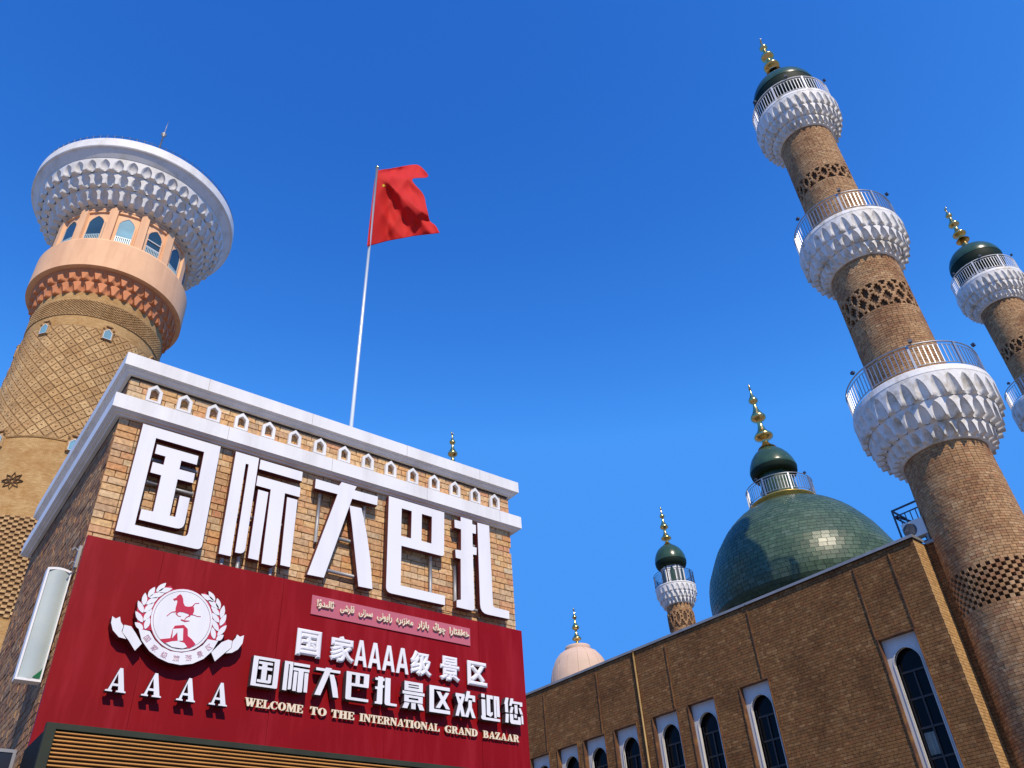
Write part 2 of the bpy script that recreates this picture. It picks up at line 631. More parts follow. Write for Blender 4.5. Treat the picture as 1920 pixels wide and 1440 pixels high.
def fit(me, x0, x1, z0, z1, y):
    """scale a flat mesh into a box on the wall, back face at y"""
    xs = [v.co.x for v in me.vertices]
    zs = [v.co.z for v in me.vertices]
    ys = [v.co.y for v in me.vertices]
    ax, bx, az, bz, my = min(xs), max(xs), min(zs), max(zs), max(ys)
    sx = (x1 - x0) / (bx - ax)
    sz = (z1 - z0) / (bz - az)
    for v in me.vertices:
        v.co = (x0 + (v.co.x - ax) * sx, y + v.co.y - my, z0 + (v.co.z - az) * sz)
    me.update()
    return me


def rounded(pts, corners, r=.05, n=4):
    """round the listed corners of a polygon"""
    out = []
    N = len(pts)
    for i, p in enumerate(pts):
        if i not in corners:
            out.append(p)
            continue
        a, b, c = Vector(pts[i - 1]), Vector(p), Vector(pts[(i + 1) % N])
        rr = corners[i] if isinstance(corners, dict) else r
        p0 = b + (a - b).normalized() * rr
        p1 = b + (c - b).normalized() * rr
        for k in range(n + 1):
            t = k / n
            q = p0 * (1 - t) ** 2 + b * 2 * t * (1 - t) + p1 * t * t
            out.append((q.x, q.y))
    return out


def stroke(pts, w):
    """outline of a polyline of width w (or per point widths)"""
    P = [Vector(p) for p in pts]
    Lf = []
    Rt = []
    for i, p in enumerate(P):
        d = (P[min(i + 1, len(P) - 1)] - P[max(i - 1, 0)]).normalized()
        nn = Vector((-d.y, d.x))
        ww = (w[i] if isinstance(w, (list, tuple)) else w) / 2
        Lf.append(tuple(p + nn * ww))
        Rt.append(tuple(p - nn * ww))
    return Lf + Rt[::-1]

# ------------------------------------------------------------------ ground
g = MB()
g.box(-600, 600, -600, 600, -.3, 0)
go = g.build('ground', M['paving'])
go['kind'] = 'structure'

# ------------------------------------------------------------------ gate building with the signs
GX0, GX1, GY0, GY1, GZ = 1.215, 6.397, 8.0, 11.9, 7.45
gate = thing('gate_building', 'low ochre brick building with two white cornices that carries the red signboard', 'building',
             ((GX0 + GX1) / 2, (GY0 + GY1) / 2, 0))
go_ = Vector(gate.location)


def gb(mb, name, mats, stuff=False):
    return mb.build(name, mats, gate, tuple(-go_), 0, stuff)


b = MB()
b.box(GX0 + .02, GX1 - .02, GY0 + .02, GY1 - .02, 0, GZ)
gb(b, 'wall', M['mortar'])
b = MB()
b.box(GX0 + .3, GX1 - .3, GY0 + .3, GY1 - .3, GZ, GZ + .04)
gb(b, 'roof', M['roof'])


def cornice(z_top, fascia, under, over, name):
    """a band with a stepped moulding below running round the building"""
    prof = [(0, under), (.04, under), (.045, under + .012), (over - .035, fascia - .018), (over - .03, fascia - .006),
            (over - .018, fascia - .006), (over - .012, fascia), (over, fascia + .004), (over, z_top - .006), (over - .006, z_top), (-.10, z_top)]
    V = []
    F = []
    for o_, z in prof:
        V += [(GX0 - o_, GY0 - o_, z), (GX1 + o_, GY0 - o_, z), (GX1 + o_, GY1 + o_, z), (GX0 - o_, GY1 + o_, z)]
    for i in range(len(prof) - 1):
        for k in range(4):
            a, c = i * 4 + k, i * 4 + (k + 1) % 4
            F.append((a, c, c + 4, a + 4))
    bb = MB()
    bb.add(V, F)
    gb(bb, name, M['white_paint'])


cornice(7.566, 7.395, 7.342, .11, 'cornice')
cornice(7.012, 6.83, 6.79, .115, 'cornice')

for (zt, zb, ov) in ((7.566, 7.395, .11), (7.012, 6.83, .115)):
    for x in (2.02, 3.31, 4.66, 5.83):
        x += .31 if zt < 7.3 else 0
        bb = MB()
        bb.box(x, x + .004, GY0 - ov - .0012, GY0 - ov + .002, zb + .006, zt - .008)
        gb(bb, 'cornice_joint', M['joint'])
    for y in (9.1, 10.4):
        bb = MB()
        bb.box(GX0 - ov - .0012, GX0 - ov + .002, y, y + .004, zb + .006, zt - .008)
        gb(bb, 'cornice_joint', M['joint'])

# bricks of the front (parts) and of the side
items = []
CH = .0785
for (z0, z1) in ((5.30, 6.791), (7.0, 7.343)):
    for key, x, z in wall_bricks(GX0, GX1, z0, z1, CH, (.205, .205, .205, .105), .007, .02):
        items.append((key, (x - go_.x, GY0 + .02 - go_.y, z), 0, x))
laid('brick', 'brick_courses', gate, M['brick_front'], items, 300)
items = []
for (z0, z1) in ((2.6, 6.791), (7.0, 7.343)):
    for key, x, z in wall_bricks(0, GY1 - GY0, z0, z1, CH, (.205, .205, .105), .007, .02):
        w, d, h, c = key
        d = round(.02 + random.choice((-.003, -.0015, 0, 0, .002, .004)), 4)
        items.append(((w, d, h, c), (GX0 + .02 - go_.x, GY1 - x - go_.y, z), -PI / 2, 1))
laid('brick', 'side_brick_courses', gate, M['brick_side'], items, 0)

# small white arch ornaments of the frieze
ar_me = shape_mesh([[(-.0775, 0), (-.0775, .155), (0, .225), (.0775, .155), (.0775, 0)],
                    [(-.047, .02), (-.047, .143), (0, .183), (.047, .143), (.047, .02)]], .04, [M['white_paint'], M['white_paint']], .003)
for i in range(15):
    link('arch_ornament', ar_me, gate, (1.4875 + .3303 * i - go_.x, GY0 - .042 - go_.y, 7.055))

# ------------------------------------------------------------------ five large characters on brackets
FY = 7.872                     # plane of the faces
BIG = {}
BIG['guo'] = [[rounded([(1.435, 6.712), (2.272, 6.712), (2.270, 5.462), (1.435, 5.462)], {2: .06}),
               rounded([(1.593, 6.586), (2.108, 6.586), (2.110, 5.567), (1.593, 5.567)], {2: .05})],
              [rounded([(1.618, 6.516), (2.058, 6.516), (2.058, 6.406), (1.893, 6.406), (1.893, 6.298), (2.058, 6.298), (2.058, 6.18),
                        (1.897, 6.178), (1.897, 5.752), (1.953, 5.752), (1.953, 6.0), (2.058, 6.0), (2.056, 5.632), (1.618, 5.632), (1.618, 5.748),
                        (1.732, 5.752), (1.729, 6.173), (1.618, 6.173), (1.618, 6.298), (1.728, 6.298), (1.728, 6.402), (1.618, 6.402)], {12: .08})]]
BIG['ji'] = [[rounded([(2.448, 6.708), (2.718, 6.708), (2.718, 5.522), (2.616, 5.522), (2.612, 6.591), (2.578, 6.591), (2.578, 5.468), (2.450, 5.468)], {2: .07})],
             [[(2.738, 6.697), (3.254, 6.697), (3.254, 6.573), (2.738, 6.573)]],
             [rounded([(2.732, 6.485), (3.25, 6.485), (3.25, 6.362), (3.072, 6.362), (3.072, 5.468), (2.913, 5.468), (2.903, 6.358), (2.732, 6.358)], {4: .06})],
             [[(2.762, 6.314), (2.88, 6.314), (2.874, 5.493), (2.762, 5.493)]],
             [[(3.104, 6.32), (3.23, 6.32), (3.232, 5.498), (3.12, 5.498)]]]
BIG['da'] = [[[(3.425, 6.658), (3.728, 6.658), (3.757, 6.717), (3.957, 6.717), (3.935, 6.658), (4.254, 6.664), (4.250, 6.543), (3.910, 6.536),
               (3.633, 5.466), (3.435, 5.460), (3.717, 6.54), (3.425, 6.533)]],
             [[(3.882, 6.435), (4.041, 6.443), (4.128, 6.137), (4.194, 5.808), (4.239, 5.463), (4.061, 5.458), (3.99, 5.86), (3.93, 6.2)]]]
BIG['ba'] = [[rounded([(4.407, 6.717), (5.225, 6.717), (5.216, 6.098), (4.603, 6.093), (4.607, 5.586), (5.226, 5.586), (5.224, 5.468), (4.415, 5.462)],
                      {2: .04, 7: .07}),
              [(4.594, 6.600), (4.739, 6.600), (4.736, 6.223), (4.594, 6.223)], [(4.888, 6.603), (5.038, 6.603), (5.031, 6.228), (4.886, 6.228)]]]
BIG['zha'] = [[rounded([(5.481, 6.724), (5.664, 6.724), (5.664, 6.667), (5.722, 6.667), (5.718, 6.540), (5.662, 6.537), (5.659, 6.345), (5.722, 6.342),
                        (5.716, 6.240), (5.659, 6.233), (5.660, 5.478), (5.394, 5.478), (5.396, 5.566), (5.458, 5.585), (5.468, 6.126),
                        (5.393, 6.126), (5.388, 6.237), (5.477, 6.246), (5.484, 6.544), (5.385, 6.544), (5.382, 6.656), (5.481, 6.658)], {10: .05})],
              [rounded([(5.748, 6.712), (5.940, 6.718), (5.946, 5.588), (6.198, 5.582), (6.192, 5.478), (5.746, 5.472)], {5: .11, 2: .03})]]
names5 = ['guo', 'ji', 'da', 'ba', 'zha']
glyph = {'guo': '国', 'ji': '际', 'da': '大', 'ba': '巴', 'zha': '扎'}
order5 = ['first', 'second', 'third', 'fourth', 'fifth']
tubes5 = {'guo': [((1.60, 6.1, 0), (2.1, 6.1, 0)), ((1.60, 6.37, 0), (2.1, 6.37, 0))],
          'ji': [((2.5, 6.0, 0), (3.2, 6.0, 0)), ((2.52, 5.50, -1), (2.52, 5.35, 0)), ((2.69, 5.52, -1), (2.69, 5.35, 0)), ((3.05, 5.5, -1), (3.05, 5.35, 0))],
          'da': [((3.53, 6.52, 0), (3.53, 5.9, 0)), ((3.5, 5.60, 0), (4.15, 5.60, 0)), ((4.12, 6.52, 0), (4.12, 6.2, 0)), ((3.72, 6.02, 0), (4.1, 6.02, 0))],
          'ba': [((5.07, 6.10, 0), (5.07, 5.50, 0)), ((4.45, 6.0, 0), (4.6, 6.0, 0))],
          'zha': [((5.43, 6.05, 0), (5.43, 5.55, 0)), ((5.5, 5.53, 0), (6.0, 5.53, 0)), ((5.55, 6.4, 0), (5.9, 6.4, 0))]}
for i, k in enumerate(names5):
    cx = sum(p[0] for p in BIG[k][0][0]) / len(BIG[k][0][0])
    t = thing('sign_character', 'large white sign character %s, %s from the left above the red board' % (glyph[k], order5[i]),
              'sign letter', (cx, FY, 5.46), 0, 'large white characters over the red board')
    for polys in BIG[k]:
        P2 = [[(x - cx, z - 5.46) for x, z in P] for P in polys]
        me = shape_mesh(P2, .006, [M['acrylic'], M['maroon']])
        link('face', me, t, (0, .003, 0))
        me = shape_mesh(P2, .062, [M['maroon'], M['maroon']], .004)
        link('maroon_case', me, t, (0, .038, 0))
    for (a, c) in tubes5[k]:
        bb = MB()
        ya = .084
        bb.tube([(a[0] - cx, ya, a[1] - 5.46), (c[0] - cx, ya, c[1] - 5.46)], .021, 8)
        for q in (a, c):
            bb.tube([(q[0] - cx, ya, q[1] - 5.46), (q[0] - cx, GY0 - FY - .002, q[1] - 5.46)], .010, 6)
        bb.build('bracket', M['pipe'], t)

# loose sign cables hanging under the large characters
cb = MB()
for (x, z, dx, dz) in ((3.12, 5.47, .2, -.1), (4.48, 5.47, .42, -.10), (5.2, 5.42, .25, .02), (5.72, 5.46, .4, -.12)):
    pts = [(x + dx * s, 7.96 - .03 * math.sin(s * PI), z + dz * s - .03 * math.sin(s * PI)) for s in [i / 6 for i in range(7)]]
    cb.tube(pts, .005, 5)
o = cb.build('sign_cable', M['steel_dark'])
o['label'] = 'thin dark cables hanging below the large white characters'
o['category'] = 'cable'

# ------------------------------------------------------------------ red sign board
BY = 7.90
board = thing('red_signboard', 'wide red signboard with the horse emblem and white welcome text', 'sign', (3.8, BY, 3.0))


def bd(mb, name, mats, loc=(0, 0, 0)):
    return mb.build(name, mats, board, (loc[0] - 3.8, loc[1] - BY, loc[2] - 3.0))


def bl(name, me, loc=(0, 0, 0)):
    return link(name, me, board, (loc[0] - 3.8, loc[1] - BY, loc[2] - 3.0))


xs = [1.212, 1.93, 3.197, 4.472, 5.729, 6.402]
for i in range(5):
    bb = MB()
    yo = (0, .0015, .0005, .002, .001)[i]
    bb.box(xs[i] + .0015, xs[i + 1] - .0015, BY + yo, BY + .05, 3.0, 5.372)
    bd(bb, 'panel', M['red_panel'])
bb = MB()
bb.box(1.25, 6.36, BY + .05, BY + .095, 3.1, 5.30)
bd(bb, 'backing_frame', M['grey_metal'])

# AAAA: bold serif capital built from strokes
SERIF_A = [[(0, 0), (.33, 0), (.33, .05), (.255, .07), (.295, .24), (.60, .24), (.635, .07), (.54, .05), (.54, 0), (1, 0), (1, .05), (.915, .07), (.635, 1), (.50, 1), (.13, .07), (0, .05)],
           [(.315, .33), (.45, .80), (.575, .33)]]
for x in (1.751, 2.0555, 2.3625, 2.6615):
    P2 = [[(px * .168 - .084, pz * .205) for px, pz in P] for P in SERIF_A]
    me = shape_mesh(P2, .006, [M['acrylic'], M['darkedge']], .002)
    bl('letter', me, (x, 7.815, 3.967))
    me = shape_mesh(P2, .045, [M['grey_side'], M['grey_side']], .003)
    bl('letter_case', me, (x, 7.842, 3.967))

# row of the Uyghur greeting on its translucent strip
bb = MB()
bb.box(3.526, 5.592, BY - .012, BY - .004, 5.040, 5.252)
bd(bb, 'translucent_strip', M['lightpanel'])
words = ["\uFEA7\uFEEA\uFEDF\uFED8\uFE8C\uFE8E\uFEAD\uFE8D", "\uFB7C\uFEEE\uFBD3", "\uFE91\uFE8E\uFEAF\uFE8D\uFEAD",
         "\uFEE3\uFEEA\uFEE7\uFEB0\uFBE8\uFEAE\uFEE9", "\uFEAD\uFE8D\uFEF3\uFEEE\uFEE7\uFEF0", "\uFEB3\uFBE9\uFEB0\uFEE7\uFEF0",
         "\uFED7\uFE8E\uFEAD\uFEB7\uFEF0", "\uFE8B\uFE8E\uFEDF\uFBE9\uFEAA\uFBD7!"]
wx = [(5.255, 5.568), (4.985, 5.185), (4.715, 4.925), (4.305, 4.655), (3.985, 4.245), (3.745, 3.94), (4.0, 4.1), (3.585, 3.83)]
wx = [(5.262, 5.570), (5.030, 5.205), (4.800, 4.985), (4.470, 4.745), (4.180, 4.425), (3.960, 4.145), (3.815, 3.99), (3.580, 3.79)]
tot = 5.570 - 3.580
lens = [8.2, 5.0, 4.6, 6.4, 5.6, 5.0, 4.9, 6.4]
gap = .055
unit = (tot - gap * 7) / sum(lens)
x = 5.570
for wd, ln in zip(words, lens):
    w_ = ln * unit
    me = text_mesh(wd[::-1], .13, .010, [M['cream'], M['cream']], .0052, 0)
    zz = [v.co.z for v in me.vertices]
    h0, h1 = min(zz), max(zz)
    fit(me, x - w_, x, 5.132 + h0 * .82, 5.132 + h1 * .82, BY - .016)
    bl('word', me)
    x -= w_ + gap

# first row
for ch, x0, x1 in (('国', 3.388, 3.664), ('家', 3.764, 4.058), ('A', 4.064, 4.214), ('A', 4.232, 4.386), ('A', 4.406, 4.560), ('A', 4.578, 4.734),
                   ('级', 4.750, 5.034), ('景', 5.133, 5.416), ('区', 5.522, 5.800)):
    if ch == 'A':
        me = shape_mesh([[(0, 0), (.24, 0), (.31, .22), (.69, .22), (.76, 0), (1, 0), (.64, 1), (.36, 1)], [(.37, .38), (.5, .80), (.63, .38)]], .014, [M['acrylic'], M['acrylic']])
        for v in me.vertices:
            v.co.y *= 1.0
    else:
        me = text_mesh(ch, .25, .012, [M['acrylic'], M['acrylic']], .0125)
    for p in me.polygons:
        p.material_index = 0 if p.normal.y < -.15 else 1
    fit(me, x0, x1, 4.570, 4.852, BY - .016)
    bl('character' if ch != 'A' else 'letter', me)

# second row: the five shapes above once more, then five characters of the same cut
row2 = [(2.938, 3.209), (3.262, 3.532), (3.602, 3.874), (3.946, 4.213), (4.286, 4.555), (4.622, 4.898), (4.962, 5.230), (5.308, 5.574), (5.652, 5.916), (5.986, 6.254)]


def cell(polys, x0, x1, z0, z1, a):
    return [[(x0 + (p[0] - a[0]) / (a[1] - a[0]) * (x1 - x0), z0 + (p[1] - a[2]) / (a[3] - a[2]) * (z1 - z0)) for p in P] for P in polys]


R = lambda x0, z0, x1, z1: [(x0, z0), (x1, z0), (x1, z1), (x0, z1)]
SMALL = {}
SMALL['jing'] = [[R(.08, .66, .92, 1), R(.26, .86, .74, .90), R(.26, .77, .74, .81)], [R(0, .52, 1, .63)], [R(.08, .24, .92, .49), R(.28, .335, .72, .40)],
                 [R(.40, 0, .60, .22)], [[(.10, .21), (.32, .21), (.22, 0), (0, 0)]], [[(.68, .21), (.90, .21), (1, 0), (.78, 0)]]]
SMALL['qu'] = [[[(0, 0), (1, 0), (1, .13), (.22, .13), (.22, .87), (1, .87), (1, 1), (0, 1)]],
               [[(.34, .80), (.54, .80), (.66, .62), (.80, .80), (.97, .80), (.76, .50), (1, .18), (.80, .18), (.65, .38), (.50, .18), (.30, .18), (.55, .50)]]]
SMALL['huan'] = [[[(0, .86), (.46, .86), (.46, .74), (.33, .45), (.47, 0), (.28, 0), (.22, .25), (.14, 0), (-.02, 0), (.13, .45), (.02, .74), (.16, .74), (.23, .60), (.30, .74), (0, .74)]],
                 [[(.58, 1), (.75, 1), (.72, .86), (1, .86), (1, .62), (.86, .62), (.86, .74), (.66, .74), (.60, .60), (.46, .60)]],
                 [[(.66, .66), (.82, .66), (.82, .40), (1, 0), (.82, 0), (.72, .28), (.62, 0), (.44, 0), (.64, .40)]]]
SMALL['ying'] = [[[(.04, 1), (.22, 1), (.22, .86), (.04, .86)]], [[(0, .14), (0, .04), (.08, 0), (1, 0), (1, .10), (.24, .10), (.24, .78), (.04, .78), (.04, .14)]],
                 [[(.30, .20), (.50, .14), (.62, .24), (.62, .34), (.50, .30), (.50, .84), (.66, .84), (.66, .98), (.32, .98)]],
                 [[(.70, .98), (1, .98), (1, .18), (.84, .18), (.84, .84), (.82, .84), (.82, .12), (.70, .12)]]]
SMALL['nin'] = [[[(.10, 1), (.26, 1), (.20, .80), (.20, .42), (.04, .42), (.04, .74), (0, .74)]], [[(.36, 1), (.52, 1), (.50, .90), (1, .90), (1, .74), (.86, .72), (.86, .80), (.44, .80), (.40, .70), (.28, .70)]],
                [R(.56, .42, .72, .76)], [[(.28, .42), (.42, .42), (.50, .66), (.36, .66)]], [[(.78, .66), (.90, .66), (1, .42), (.86, .42)]],
                [[(.02, .02), (.18, .02), (.22, .36), (.06, .36)]], [[(.28, .38), (.46, .38), (.46, .16), (.72, .16), (.72, .30), (.86, .30), (.86, 0), (.34, 0), (.28, .06)]],
                [R(.52, .24, .66, .38)], [[(.90, .38), (1, .38), (1, .04), (.90, .04)]]]
for i, (x0, x1) in enumerate(row2):
    z0, z1 = 4.187, 4.472
    if i < 5:
        k = names5[i]
        allp = [p for g_ in BIG[k] for P in g_ for p in P]
        a = (min(p[0] for p in allp), max(p[0] for p in allp), min(p[1] for p in allp), max(p[1] for p in allp))
        groups = BIG[k]
    else:
        groups = SMALL[['jing', 'qu', 'huan', 'ying', 'nin'][i - 5]]
        a = (0, 1, 0, 1)
    c = bpy.data.objects.new('character', None)
    COL.objects.link(c)
    c.parent = board
    c.location = ((x0 + x1) / 2 - 3.8, 7.80 - BY, z0 - 3.0)
    for g_ in groups:
        P2 = [[(px - (x0 + x1) / 2, pz - z0) for px, pz in P] for P in cell(g_, x0, x1, z0, z1, a)]
        link('face', shape_mesh(P2, .005, [M['acrylic'], M['darkedge']]), c, (0, 0, 0))
        link('case', shape_mesh(P2, .060, [M['grey_side'], M['grey_side']], .002), c, (0, .035, 0))

# the English line: small bold serif capitals
T_, t_ = .26, .12
LET = {
    'W': [[[(0, 1), (.34, 1), (.34, .93), (.28, .92), (.40, .34), (.50, .70), (.46, .92), (.42, .93), (.42, 1), (.72, 1), (.72, .93), (.66, .92), (.76, .36), (.86, .92), (.80, .93), (.80, 1), (1, 1), (1, .93), (.94, .92), (.78, 0), (.62, 0), (.53, .40), (.42, 0), (.26, 0), (.07, .92), (0, .93)]]],
    'E': [[[(0, 0), (1, 0), (1, .32), (.92, .32), (.80, .08), (.42, .08), (.42, .47), (.62, .47), (.66, .36), (.74, .36), (.74, .66), (.66, .66), (.62, .55), (.42, .55), (.42, .92), (.76, .92), (.88, .70), (.96, .70), (.96, 1), (0, 1), (0, .93), (.12, .92), (.12, .08), (0, .07)]]],
    'L': [[[(0, 0), (1, 0), (1, .38), (.92, .38), (.78, .08), (.42, .08), (.42, .92), (.56, .93), (.56, 1), (0, 1), (0, .93), (.12, .92), (.12, .08), (0, .07)]]],
    'C': [[[(1, .30), (.90, .32), (.78, .12), (.62, .07), (.44, .13), (.34, .32), (.33, .66), (.44, .88), (.60, .93), (.78, .86), (.88, .66), (.96, .66), (.96, .98), (.88, .98), (.82, .94), (.60, 1), (.28, .93), (.06, .72), (0, .5), (.06, .26), (.26, .06), (.56, 0), (.86, .07)]]],
    'O': [[[(.5 + .5 * math.cos(i * PI / 8), .5 + .5 * math.sin(i * PI / 8)) for i in range(16)], [(.5 + .19 * math.cos(i * PI / 8), .5 + .43 * math.sin(i * PI / 8)) for i in range(16)]]],
    'M': [[[(0, 0), (.30, 0), (.30, .07), (.21, .08), (.21, .78), (.44, 0), (.54, 0), (.74, .78), (.74, .08), (.66, .07), (.66, 0), (1, 0), (1, .07), (.94, .08), (.94, .92), (1, .93), (1, 1), (.72, 1), (.53, .40), (.36, 1), (0, 1), (0, .93), (.10, .92), (.10, .08), (0, .07)]]],
    'T': [[[(.22, 0), (.78, 0), (.78, .07), (.66, .08), (.66, .92), (.82, .92), (.92, .68), (1, .68), (1, 1), (0, 1), (0, .68), (.08, .68), (.18, .92), (.34, .92), (.34, .08), (.22, .07)]]],
    'H': [[[(0, 0), (.46, 0), (.46, .07), (.38, .08), (.38, .47), (.62, .47), (.62, .08), (.54, .07), (.54, 0), (1, 0), (1, .07), (.92, .08), (.92, .92), (1, .93), (1, 1), (.54, 1), (.54, .93), (.62, .92), (.62, .55), (.38, .55), (.38, .92), (.46, .93), (.46, 1), (0, 1), (0, .93), (.08, .92), (.08, .08), (0, .07)]]],
    'I': [[[(0, 0), (1, 0), (1, .07), (.80, .08), (.80, .92), (1, .93), (1, 1), (0, 1), (0, .93), (.2, .92), (.2, .08), (0, .07)]]],
    'N': [[[(0, 0), (.32, 0), (.32, .07), (.21, .08), (.21, .70), (.74, 0), (.90, 0), (.90, .92), (1, .93), (1, 1), (.68, 1), (.68, .93), (.79, .92), (.79, .38), (.36, 1), (0, 1), (0, .93), (.10, .92), (.10, .08), (0, .07)]]],
    'R': [[[(0, 0), (.50, 0), (.50, .07), (.40, .08), (.40, .46), (.50, .46), (.72, 0), (1, 0), (1, .07), (.92, .08), (.74, .48), (.90, .60), (.92, .76), (.82, .94), (.6, 1), (0, 1), (0, .93), (.12, .92), (.12, .08), (0, .07)], [(.40, .55), (.54, .56), (.62, .66), (.62, .82), (.54, .92), (.40, .92)]]],
    'A': [SERIF_A],
    'G': [[[(.98, .46), (.56, .46), (.56, .39), (.68, .38), (.68, .10), (.58, .07), (.44, .13), (.34, .32), (.33, .66), (.44, .88), (.60, .93), (.78, .86), (.88, .66), (.95, .66), (.95, .98), (.87, .98), (.81, .94), (.60, 1), (.28, .93), (.06, .72), (0, .5), (.06, .26), (.26, .06), (.56, 0), (.92, .08), (.92, .38), (.98, .39)]]],
    'D': [[[(0, 0), (.55, 0), (.85, .12), (1, .38), (1, .66), (.85, .89), (.55, 1), (0, 1), (0, .93), (.10, .92), (.10, .08), (0, .07)], [(.38, .08), (.54, .10), (.66, .28), (.67, .70), (.56, .90), (.38, .92)]]],
    'B': [[[(0, 0), (.62, 0), (.92, .10), (1, .28), (.92, .46), (.72, .53), (.88, .62), (.92, .78), (.82, .94), (.6, 1), (0, 1), (0, .93), (.12, .92), (.12, .08), (0, .07)],
           [(.40, .08), (.56, .09), (.66, .20), (.66, .36), (.56, .47), (.40, .48)], [(.40, .56), (.52, .57), (.60, .66), (.60, .82), (.52, .91), (.40, .92)]]],
    'Z': [[[(0, 0), (1, 0), (1, .36), (.92, .36), (.78, .08), (.38, .08), (.96, .93), (.96, 1), (.04, 1), (.04, .68), (.12, .68), (.24, .92), (.60, .92), (0, .07)]]],
}
WID = {'W': 1.35, 'M': 1.3, 'I': .55, 'E': .86, 'L': .86, 'O': 1.05, 'C': .95, 'G': 1.05, 'D': 1.0, 'N': 1.05, 'T': .9, 'H': 1.08, 'R': 1.0, 'A': 1.05, 'B': .9, 'Z': .85}
LM = {}
for wd, x0, x1 in (('WELCOME', 2.934, 3.533), ('TO', 3.609, 3.789), ('THE', 3.844, 4.100), ('INTERNATIONAL', 4.163, 5.140), ('GRAND', 5.209, 5.646), ('BAZAAR', 5.725, 6.232)):
    tw = sum(WID[c] for c in wd) + .06 * (len(wd) - 1)
    u = (x1 - x0) / tw
    x = x0
    for c in wd:
        w_ = WID[c] * u
        P2 = [[(px * w_, pz * .076) for px, pz in P] for P in LET[c][0]]
        key = (c, round(u, 3))
        if key not in LM:
            LM[key] = shape_mesh(P2, .014, [M['cream'], M['cream_side']], .0015)
        bl('letter', LM[key], (x, BY - .022, 4.015))
        x += w_ + .06 * u

# emblem: wheat wreath, ribbon, horse over a beacon tower
EM = {
 'horse':[(2.073,4.875),(2.1,4.892),(2.107,4.912),(2.123,4.927),(2.129,4.936),(2.148,4.924),(2.164,4.897),(2.176,4.854),(2.195,4.828),(2.228,4.827),(2.265,4.841),(2.282,4.83),(2.289,4.793),(2.28,4.761),(2.264,4.751),(2.259,4.735),(2.241,4.758),(2.189,4.766),(2.153,4.763),(2.133,4.741),(2.118,4.76),(2.113,4.789),(2.117,4.842),(2.116,4.865),(2.104,4.874),(2.089,4.859)],
 'tail':[(2.269,4.842),(2.285,4.872),(2.324,4.883)],
 'fl1':[(2.119,4.757),(2.085,4.747),(2.065,4.724),(2.048,4.701)],
 'fl2':[(2.125,4.743),(2.151,4.721),(2.176,4.721)],
 'hl1':[(2.262,4.758),(2.299,4.758),(2.329,4.75),(2.361,4.756)],
 'hl2':[(2.254,4.742),(2.226,4.721),(2.216,4.697)],
 'bird':[(2.181,4.691),(2.222,4.684),(2.263,4.694)],
 'hill':[(2.027,4.476),(2.119,4.502),(2.124,4.589),(2.137,4.624),(2.218,4.646),(2.26,4.614),(2.273,4.55),(2.315,4.525),(2.358,4.485),(2.313,4.439),(2.218,4.42),(2.118,4.435),(2.067,4.451)],
 'keep':[(2.126,4.59),(2.217,4.613),(2.235,4.497),(2.188,4.486),(2.17,4.565),(2.133,4.501)],
 'rocks':[(2.084,4.45),(2.138,4.474),(2.188,4.486),(2.25,4.478),(2.284,4.444),(2.246,4.424),(2.148,4.422)],
 'rt1':[(1.58,4.611),(1.612,4.594),(1.644,4.619),(1.661,4.573),(1.691,4.543),(1.686,4.49),(1.739,4.43),(1.675,4.436),(1.612,4.488),(1.582,4.552)],
 'rt2':[(1.697,4.552),(1.756,4.548),(1.808,4.494),(1.879,4.409),(1.834,4.339),(1.765,4.417),(1.693,4.484)],
 'band':[(1.825,4.536),(1.873,4.436),(1.958,4.353),(2.048,4.305),(2.142,4.278),(2.253,4.273),(2.36,4.301),(2.455,4.362),(2.521,4.444),(2.562,4.549),(2.463,4.55),(2.427,4.486),(2.359,4.425),(2.246,4.384),(2.142,4.382),(2.054,4.41),(1.983,4.461),(1.924,4.532)],
 'rt3':[(2.519,4.433),(2.6,4.544),(2.661,4.581),(2.7,4.576),(2.701,4.51),(2.645,4.449),(2.565,4.357)],
 'rt4':[(2.708,4.574),(2.732,4.611),(2.742,4.647),(2.775,4.63),(2.81,4.651),(2.807,4.572),(2.771,4.506),(2.717,4.464),(2.658,4.45),(2.707,4.509)],
}
LEAVES = [((1.864,4.543),(1.78,4.592)),((1.848,4.604),(1.764,4.696)),((1.833,4.691),(1.766,4.798)),((1.825,4.762),(1.813,4.885)),((1.848,4.848),(1.888,4.958)),((1.908,4.913),(1.981,5.019)),((1.88,4.546),(1.897,4.663)),((1.852,4.619),(1.904,4.745)),((1.838,4.699),(1.912,4.809)),((1.842,4.777),(1.938,4.866)),((1.856,4.846),(1.988,4.92)),((1.925,4.916),(2.048,4.976)),((2.546,4.557),(2.61,4.62)),((2.55,4.602),(2.624,4.72)),((2.559,4.701),(2.603,4.827)),((2.558,4.776),(2.567,4.912)),((2.529,4.862),(2.489,4.971)),((2.472,4.936),(2.395,5.022)),((2.526,4.565),(2.489,4.677)),((2.553,4.647),(2.474,4.753)),((2.547,4.732),(2.462,4.815)),((2.539,4.803),(2.444,4.877)),((2.523,4.869),(2.404,4.934)),((2.469,4.928),(2.325,4.98))]
emb = bpy.data.objects.new('emblem', None)
COL.objects.link(emb)
emb.parent = board
EY = 7.802
emb.location = (2.195 - 3.8, EY - BY, 4.69 - 3.0)


def em(name, polys, depth, y, mats, bevel=0.):
    P2 = [[(px - 2.195, pz - 4.69) for px, pz in P] for P in polys]
    return link(name, shape_mesh(P2, depth, mats, bevel), emb, (0, y - EY + depth / 2, 0))


ell = lambda rx, rz, n=40: [(2.195 + rx * math.cos(2 * PI * i / n), 4.693 + rz * math.sin(2 * PI * i / n)) for i in range(n)]
WA = [M['acrylic'], M['darkedge']]
